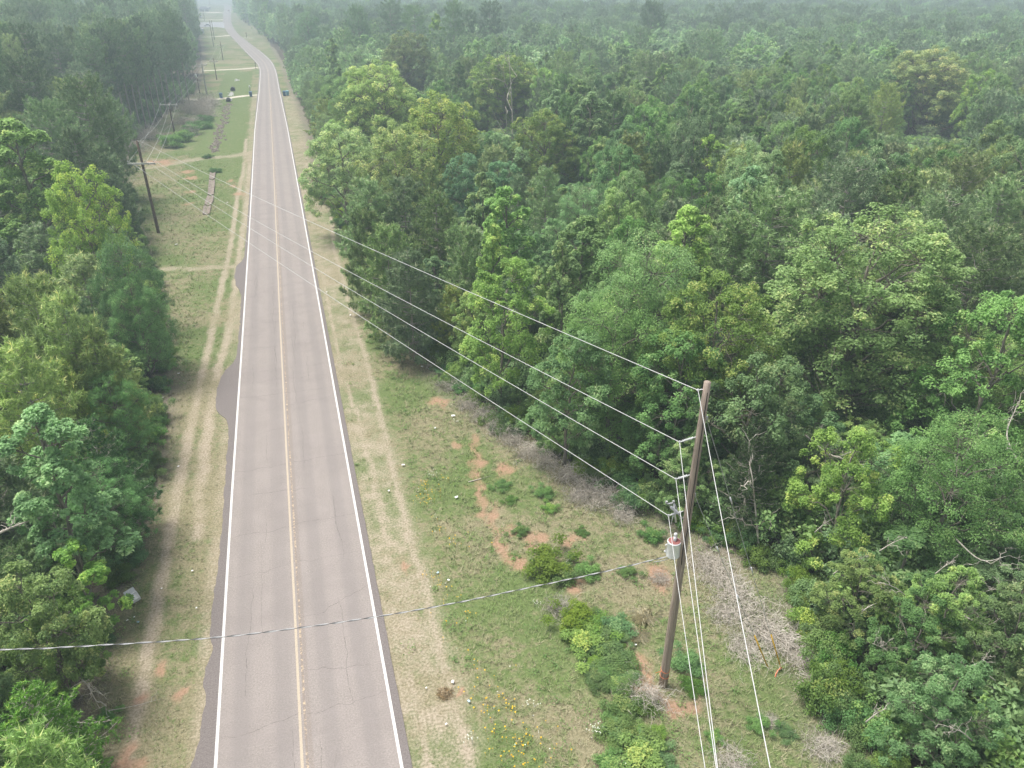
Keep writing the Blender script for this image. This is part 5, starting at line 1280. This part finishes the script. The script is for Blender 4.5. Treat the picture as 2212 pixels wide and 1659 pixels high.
def riprap(pxs, lab):
    mb = MB(); r = np.random.default_rng(int(pxs[0][0]))
    for px, py in pxs:
        c = g(px, py)
        for _ in range(14):
            s_ = r.uniform(.15, .3); th_ = np.arange(6)*pi/3+r.random(); V = np.concatenate([np.stack([np.cos(th_)*s_, np.sin(th_)*s_, th_*0], 1), np.stack([np.cos(th_+.4)*s_*.6, np.sin(th_+.4)*s_*.6, th_*0+s_*.6], 1)])*(1+.25*r.random((12, 1)))
            mb.add(V+[c[0]+r.normal()*.35, c[1]+r.normal()*1.2, .02], [(i, (i+1) % 6, 6+(i+1) % 6, 6+i) for i in range(6)]+[(6, 7, 8, 9)], [(6, 9, 10), (6, 10, 11)])
    tag(link('riprap_patch', mb.mesh('riprap_patch', RIP)), lab, 'riprap')
culvert(503, 197, .55, 'black culvert mouth on the far side of the gravel drive', 0)
culvert(494, 218, .5, 'black culvert mouth on the near side of the gravel drive', pi)
riprap([(501, 201), (500, 204), (499.5, 206)], 'white stone apron between the culvert and the gravel drive')
riprap([(495.5, 216.5)], 'pale stones around the near culvert mouth')
riprap([(513, 173), (512.7, 174.5)], 'small white stone patch in the ditch past the drive')

BLUE = plain('blue_bin_plastic', (.04, .13, .26), .5, .4, .12, 3); BLUE2 = plain('pale_blue_plastic', (.20, .50, .68), .5, .4, .1, 3)
def bin_(px, py, lab, m, s=1., tilt=None):
    c = g(px, py); t = root('wheelie_bin', c, gr.random()*.8-.4, lab, 'trash bin', s=s)
    if tilt: t.rotation_euler = (0, radians(90), radians(15)); t.location.z = .35
    mb = MB(); V = np.array([(-.27, -.3, .06), (.27, -.3, .06), (.27, .3, .06), (-.27, .3, .06), (-.34, -.38, 1.05), (.34, -.38, 1.05), (.34, .38, 1.05), (-.34, .38, 1.05)]); mb.add(V, [(0, 3, 2, 1), (0, 1, 5, 4), (1, 2, 6, 5), (2, 3, 7, 6), (3, 0, 4, 7), (4, 5, 6, 7)])
    mb.build('body', m, t, bevel=.03)
    mb = MB(); mb.add([(-.36, -.42, 1.06), (.36, -.42, 1.06), (.36, .40, 1.06), (-.36, .40, 1.06), (-.3, -.3, 1.16), (.3, -.3, 1.16), (.3, .34, 1.16), (-.3, .34, 1.16)], [(0, 3, 2, 1), (0, 1, 5, 4), (1, 2, 6, 5), (2, 3, 7, 6), (3, 0, 4, 7), (4, 5, 6, 7)]); mb.build('lid', m, t, bevel=.02)
    mb = MB(); mb.tube([(-.3, .44, 1.0), (.3, .44, 1.0)], .02, 6); mb.build('handle', m, t)
    for x in (-.26, .26): mb = MB(); mb.lathe([(0, -.03), (.12, -.03), (.12, .03), (0, .03)], (x, .34, .12), 12, (1, 0, 0)); mb.build('wheel', BLK, t)
bin_(478.3, 212.5, 'blue wheelie bin on the gravel drive farther from the road', BLUE, 1.2)
bin_(542.3, 209, 'blue wheelie bin where the gravel drive meets the road', BLUE, 1.15)
bin_(614.8, 207.5, 'dark blue wheelie bin on the right verge opposite the gravel drive', BLUE, 1.15)
bin_(621.5, 206.5, 'pale blue bin beside the dark blue one on the right verge', BLUE2, 1.1)
def mailbox(px, py, lab, m=ENAM, s=1.2):
    c = g(px, py); t = root('mailbox', c, 0, lab, 'mailbox', s=s); mb = MB(); mb.box((0, 0, .5), (.1, .1, 1.)); mb.build('post', DWOOD, t)
    mb = MB(); a_ = np.linspace(0, pi, 9); prof = [(-.11, 0)]+[(-.11*cos(q), .12+.11*sin(q)) for q in a_]+[(.11, 0)]
    V = [(x, -.27, z+1.0) for x, z in prof]+[(x, .27, z+1.0) for x, z in prof]; n = len(prof)
    mb.add(V, [(i, i+1, n+i+1, n+i) for i in range(n-1)]+[(n-1, 0, n, 2*n-1)], [(0, i+1, i) for i in range(1, n-1)]+[(n, n+i, n+i+1) for i in range(1, n-1)]); mb.build('box', m, t)
mailbox(541, 201, 'white mailbox on a dark post behind the roadside bin', ENAM, 1.6)
mailbox(553, 149, 'dark mailbox at the mouth of the second drive', DWOOD, 1.8)
mailbox(533, 81, 'dark far mailbox on the right of the road bend', DWOOD, 2.2)

def car(c, rz_, L, W, Hh, body, lab, cat='car'):
    t = root('car', c, rz_, lab, cat); mb = MB()
    def loft(secs):
        V = []; 
        for y, w, z0, z1 in secs: V += [(-w/2, y, z0), (-w/2, y, z1), (w/2, y, z1), (w/2, y, z0)]
        n = len(secs); Q = [(4*i+k, 4*i+(k+1) % 4, 4*i+4+(k+1) % 4, 4*i+4+k) for i in range(n-1) for k in range(4)]+[(0, 3, 2, 1), (4*n-4, 4*n-3, 4*n-2, 4*n-1)]
        mb.add(V, Q)
    loft([(-L/2, W*.9, .35, .85), (-L*.42, W, .3, .95), (-L*.1, W, .3, Hh*.62), (L*.2, W, .3, Hh*.62), (L*.42, W, .3, Hh*.58), (L/2, W*.92, .35, Hh*.5)]); bd = mb.build('body', body, t, bevel=.06)
    mb = MB(); V = [(-W*.46, -L*.32, Hh*.6), (W*.46, -L*.32, Hh*.6), (W*.46, L*.26, Hh*.6), (-W*.46, L*.26, Hh*.6), (-W*.38, -L*.2, Hh), (W*.38, -L*.2, Hh), (W*.38, L*.1, Hh), (-W*.38, L*.1, Hh)]
    mb.add(V, [(0, 3, 2, 1), (0, 1, 5, 4), (1, 2, 6, 5), (2, 3, 7, 6), (3, 0, 4, 7), (4, 5, 6, 7)]); mb.build('cabin', plain('car_glass', (.03, .035, .04), .15, .6), t, bevel=.05)
    mb = MB(); mb.box((0, -L*.05, Hh+.01), (W*.74, L*.30, .05)); mb.build('roof', body, t, bevel=.02)
    for x in (-W*.47, W*.47):
        for y in (-L*.31, L*.31): mb = MB(); mb.lathe([(0, -.1), (.32, -.1), (.34, -.05), (.34, .05), (.32, .1), (0, .1)], (x, y, .34), 14, (1, 0, 0)); mb.build('wheel', BLK, t, True)
    for x in (-W*.36, W*.36): mb = MB(); mb.box((x, -L/2-.01, .72), (.32, .06, .16)); mb.build('tail_light', plain('red_lens', (.5, .02, .02), .3, .5), t)
RED = plain('red_car_paint', (.36, .06, .05), .3, .5, .05); WHC = plain('white_car_paint', (.78, .79, .80), .3, .5, .05)
car(g(494.3, 24.5), .0, 4.6, 1.9, 1.5, RED, 'small reddish car driving on the far road before the bend')
car(g(448, 57), pi/2, 4.8, 1.9, 1.6, WHC, 'white car on the far side road')
car(g(434, 38.5), .3, 5.2, 2.1, 1.9, WHC, 'white van-like vehicle parked by the far trees beyond the side road', 'van')
car(g(453, 19.5), .2, 5.2, 2.1, 2.0, WHC, 'white vehicle parked beside the distant house', 'van')
# box trailer seen beyond the drives
c = g(437.5, 74.5); t = root('box_trailer', c, .1, 'white box trailer parked on the grass past the third drive', 'trailer')
mb = MB(); mb.box((0, 2.5, 2.0), (2.4, 6, 2.7)); mb.build('box', WHC, t, bevel=.06)
mb = MB(); mb.box((0, -.52, 1.95), (2.0, .05, 2.3)); mb.build('rear_door', PORC, t, bevel=.02)
for x in (-1.1, 1.1): mb = MB(); mb.lathe([(0, -.12), (.4, -.12), (.4, .12), (0, .12)], (x, 3, .4), 14, (1, 0, 0)); mb.build('wheel', BLK, t)
# the distant house
c = g(441, 25); t = root('house', c, 0, 'distant low house with a dark grey roof beyond the side road', 'house'); mb = MB(); mb.box((0, 4, 1.4), (9.5, 7.5, 2.8)); mb.build('wall', plain('house_wall', (.42, .36, .32), .9, .2), t)
mb = MB(); mb.add([(-5.3, -.4, 2.8), (5.3, -.4, 2.8), (5.3, 8.4, 2.8), (-5.3, 8.4, 2.8), (-3.0, 4, 5.2), (3.0, 4, 5.2)], [(0, 1, 5, 4), (2, 3, 4, 5), (0, 3, 2, 1)], [(1, 2, 5), (3, 0, 4)]); mb.build('roof', plain('grey_shingle', (.13, .13, .16), .9, .2, .3, 2), t)
mb = MB(); mb.box((.6, .23, 1.05), (1., .06, 2.1)); mb.build('door', WHC, t)
for x in (-3, -1.2, 3): mb = MB(); mb.box((x, .23, 1.6), (1.1, .06, 1.1)); w_ = mb.build('window', plain('window_glass', (.05, .06, .08), .1, .6), t); mb = MB(); mb.box((x, .19, 1.6), (1.3, .03, .06)); mb.box((x, .19, 1.6), (.06, .025, 1.3)); mb.build('frame', ENAM, w_)

# ------------------------------------------------------------------ litter
LIT = plain('white_litter', (.90, .90, .89), .6, .3, .06, 6); LITB = plain('pale_blue_litter', (.50, .68, .80), .6, .3, .1, 6)
def scrap(px, py, s, lab, m=LIT, name='litter', cat='litter', seed=0):
    s *= .62; c = g(px, py); r = np.random.default_rng(int(px*7+py)); n = 5; q = np.linspace(-.5, .5, n); X, Y = np.meshgrid(q, q); a_ = r.random()*6.28
    Z = .05+.16*r.random((n, n)); X = X*(1+.2*r.normal(size=(n, n))*.4); Y = Y*.7*(1+.2*r.normal(size=(n, n))*.4)
    V = np.stack([X*cos(a_)-Y*sin(a_), X*sin(a_)+Y*cos(a_), Z], -1).reshape(-1, 3)*s; V[:, 2] += .10 if s < .5 else .03; lo = V.copy(); lo[:, 2] -= .02
    i = (np.arange(n-1)[:, None]*n+np.arange(n-1)[None]).ravel(); Q = np.stack([i, i+1, i+1+n, i+n], 1)
    o = link(name, mesh_np(name, np.vstack([V, lo]), np.vstack([Q, Q[:, ::-1]+n*n]), [m]), None, (c[0], c[1], 0)); tag(o, lab, cat)
scrap(979, 901, .42, 'crumpled white bag near the forest foot above the brush strip')
scrap(940, 927, .2, 'small white scrap left of the crumpled bag'); scrap(871, 1007, .3, 'white wrapper near the top of the yellow flower patch'); scrap(986, 1077, .32, 'square white carton lying between the flowers and the clay scar')
scrap(840, 1063, .22, 'thin white strip on the worn wheel track right of the road'); scrap(946, 1240, .2, 'pale blue crushed can in the right verge flowers', LITB); scrap(912, 794, .3, 'white scrap on the brown litter by the forest foot under the power lines')
scrap(969, 1256, .2, 'small white scrap just right of the pale blue can'); scrap(978, 1476, .24, 'white scrap beside the reddish bunch grass'); scrap(1013, 1518, .2, 'bluish-white scrap below right of the reddish bunch grass', LITB)
scrap(964, 1567, .14, 'tiny white scrap on the right track near the bottom'); scrap(921, 1489, .12, 'tiny white scrap left of the reddish bunch grass'); scrap(1373, 1396, .14, 'tiny white scrap left of the clay at the near pole base')
scrap(706, 633, .25, 'white scrap on the right verge left of the worn track'); scrap(736, 539, .35, 'white scrap on the right verge under the topmost wire'); scrap(757, 683, .3, 'white scrap on the pale worn track right of the road')
scrap(775, 655, .2, 'small white scrap between worn track and forest'); scrap(381, 530, .5, 'pale scrap on the grass near the crossarm pole foot'); scrap(492, 439, .4, 'white scrap between the ditch slabs and the road')
scrap(291, 1336, .14, 'small white scrap below the foam box on the left verge'); scrap(276, 1343, .16, 'white scrap below left of the foam box'); scrap(299, 1347, .18, 'grey-green crushed bottle below the foam box', LITB)
scrap(416, 1236, .16, 'white can near the road edge on the left verge'); scrap(425, 1316, .13, 'small white scrap near the left road edge under the can'); scrap(350, 1274, .13, 'small white scrap on the left track'); scrap(386, 1010, .2, 'small white scrap on the upper left verge')
scrap(386, 809, .25, 'white scrap on the left verge above the black gap'); scrap(352, 861, .2, 'pale scrap on the left verge beside the fan-leaved shrub')
# the foam box: an open-topped carton lying tilted
c = g(291, 1298); t = root('foam_box', (c[0], c[1], .12), .5, 'large white foam box tipped over on the left verge', 'box'); t.rotation_euler = (radians(14), radians(-8), .5)
mb = MB(); w, l, h, k = .50, .44, .2, .03
mb.box((0, 0, .05), (w-2*k-.002, l-2*k-.002, .12)); mb.box((-w/2+k/2, 0, h/2), (k, l-.002, h-.0)); mb.box((w/2-k/2, 0, h/2), (k, l-.002, h)); mb.box((0, -l/2+k/2, h/2+.003), (w-2*k-.002, k, h)); mb.box((0, l/2-k/2, h/2+.003), (w-2*k-.002, k, h))
mb.build('tray', LIT, t); mb = MB(); mb.box((0, l/2+.16, h*.5), (w, .36, .025), np.array(Matrix.Rotation(radians(25), 3, 'X'))); mb.build('lid', PORC, t)

# ------------------------------------------------------------------ air
hz = bpy.data.materials.new('haze'); hz.use_nodes = True; nt = hz.node_tree; nt.nodes.clear()
o_ = nt.nodes.new('ShaderNodeOutputMaterial'); pv = nt.nodes.new('ShaderNodeVolumePrincipled'); nt.links.new(pv.outputs[0], o_.inputs['Volume'])
pv.inputs['Color'].default_value = (.74, .91, 1, 1); pv.inputs['Density'].default_value = .00118; pv.inputs['Anisotropy'].default_value = .15
mb = MB(); mb.box((100, 970, 24), (3300, 2300, 50)); o = mb.build('haze', hz); tag(o, kind='stuff')
o['label'] = 'pale bluish haze thickening toward the far forest'; o['category'] = 'haze'

# ------------------------------------------------------------------ camera, light
cam = bpy.data.cameras.new('camera'); co_ = bpy.data.objects.new('camera', cam); COL.objects.link(co_)
cam.sensor_width = 36; cam.lens = 36*F/2212; cam.clip_start = .1; cam.clip_end = 5000
co_.location = (0, 0, HC); co_.rotation_euler = (pi/2-PITCH, 0, -YAW); S.camera = co_
EL, AZ = radians(66), radians(-50)      # azimuth measured from +Y toward +X
sun = bpy.data.lights.new('sun', 'SUN'); sun.energy = 1.8; sun.angle = radians(26); sun.color = (1, .965, .91)
so = bpy.data.objects.new('sun', sun); COL.objects.link(so)
dv_ = Vector((sin(AZ)*cos(EL), cos(AZ)*cos(EL), sin(EL))); so.rotation_euler = dv_.to_track_quat('Z', 'Y').to_euler(); so.location = (0, 0, 80)
W = bpy.data.worlds.new('World'); S.world = W; W.use_nodes = True; nt = W.node_tree
bg = nt.nodes['Background']; sky = nt.nodes.new('ShaderNodeTexSky'); sky.sky_type = 'NISHITA'; sky.sun_disc = False; sky.sun_elevation = EL; sky.sun_rotation = AZ
sky.air_density = 1.; sky.dust_density = 4.; sky.ozone_density = 1.
hs = nt.nodes.new('ShaderNodeHueSaturation'); hs.inputs['Saturation'].default_value = .35
nt.links.new(sky.outputs[0], hs.inputs['Color']); nt.links.new(hs.outputs[0], bg.inputs['Color']); bg.inputs['Strength'].default_value = .070
S.view_settings.view_transform = 'Standard'; S.view_settings.look = 'None'; S.view_settings.gamma = 1; S.view_settings.exposure = 1.30
S.cycles.max_bounces = 4; S.cycles.diffuse_bounces = 3; S.cycles.glossy_bounces = 2; S.cycles.transmission_bounces = 3; S.cycles.volume_bounces = 0; S.cycles.transparent_max_bounces = 4
S.cycles.use_adaptive_sampling = True; S.cycles.adaptive_threshold = .02; S.cycles.use_denoising = True; S.cycles.denoiser = 'OPENIMAGEDENOISE'; S.cycles.denoising_input_passes = 'RGB_ALBEDO_NORMAL'; S.cycles.denoising_prefilter = 'ACCURATE'
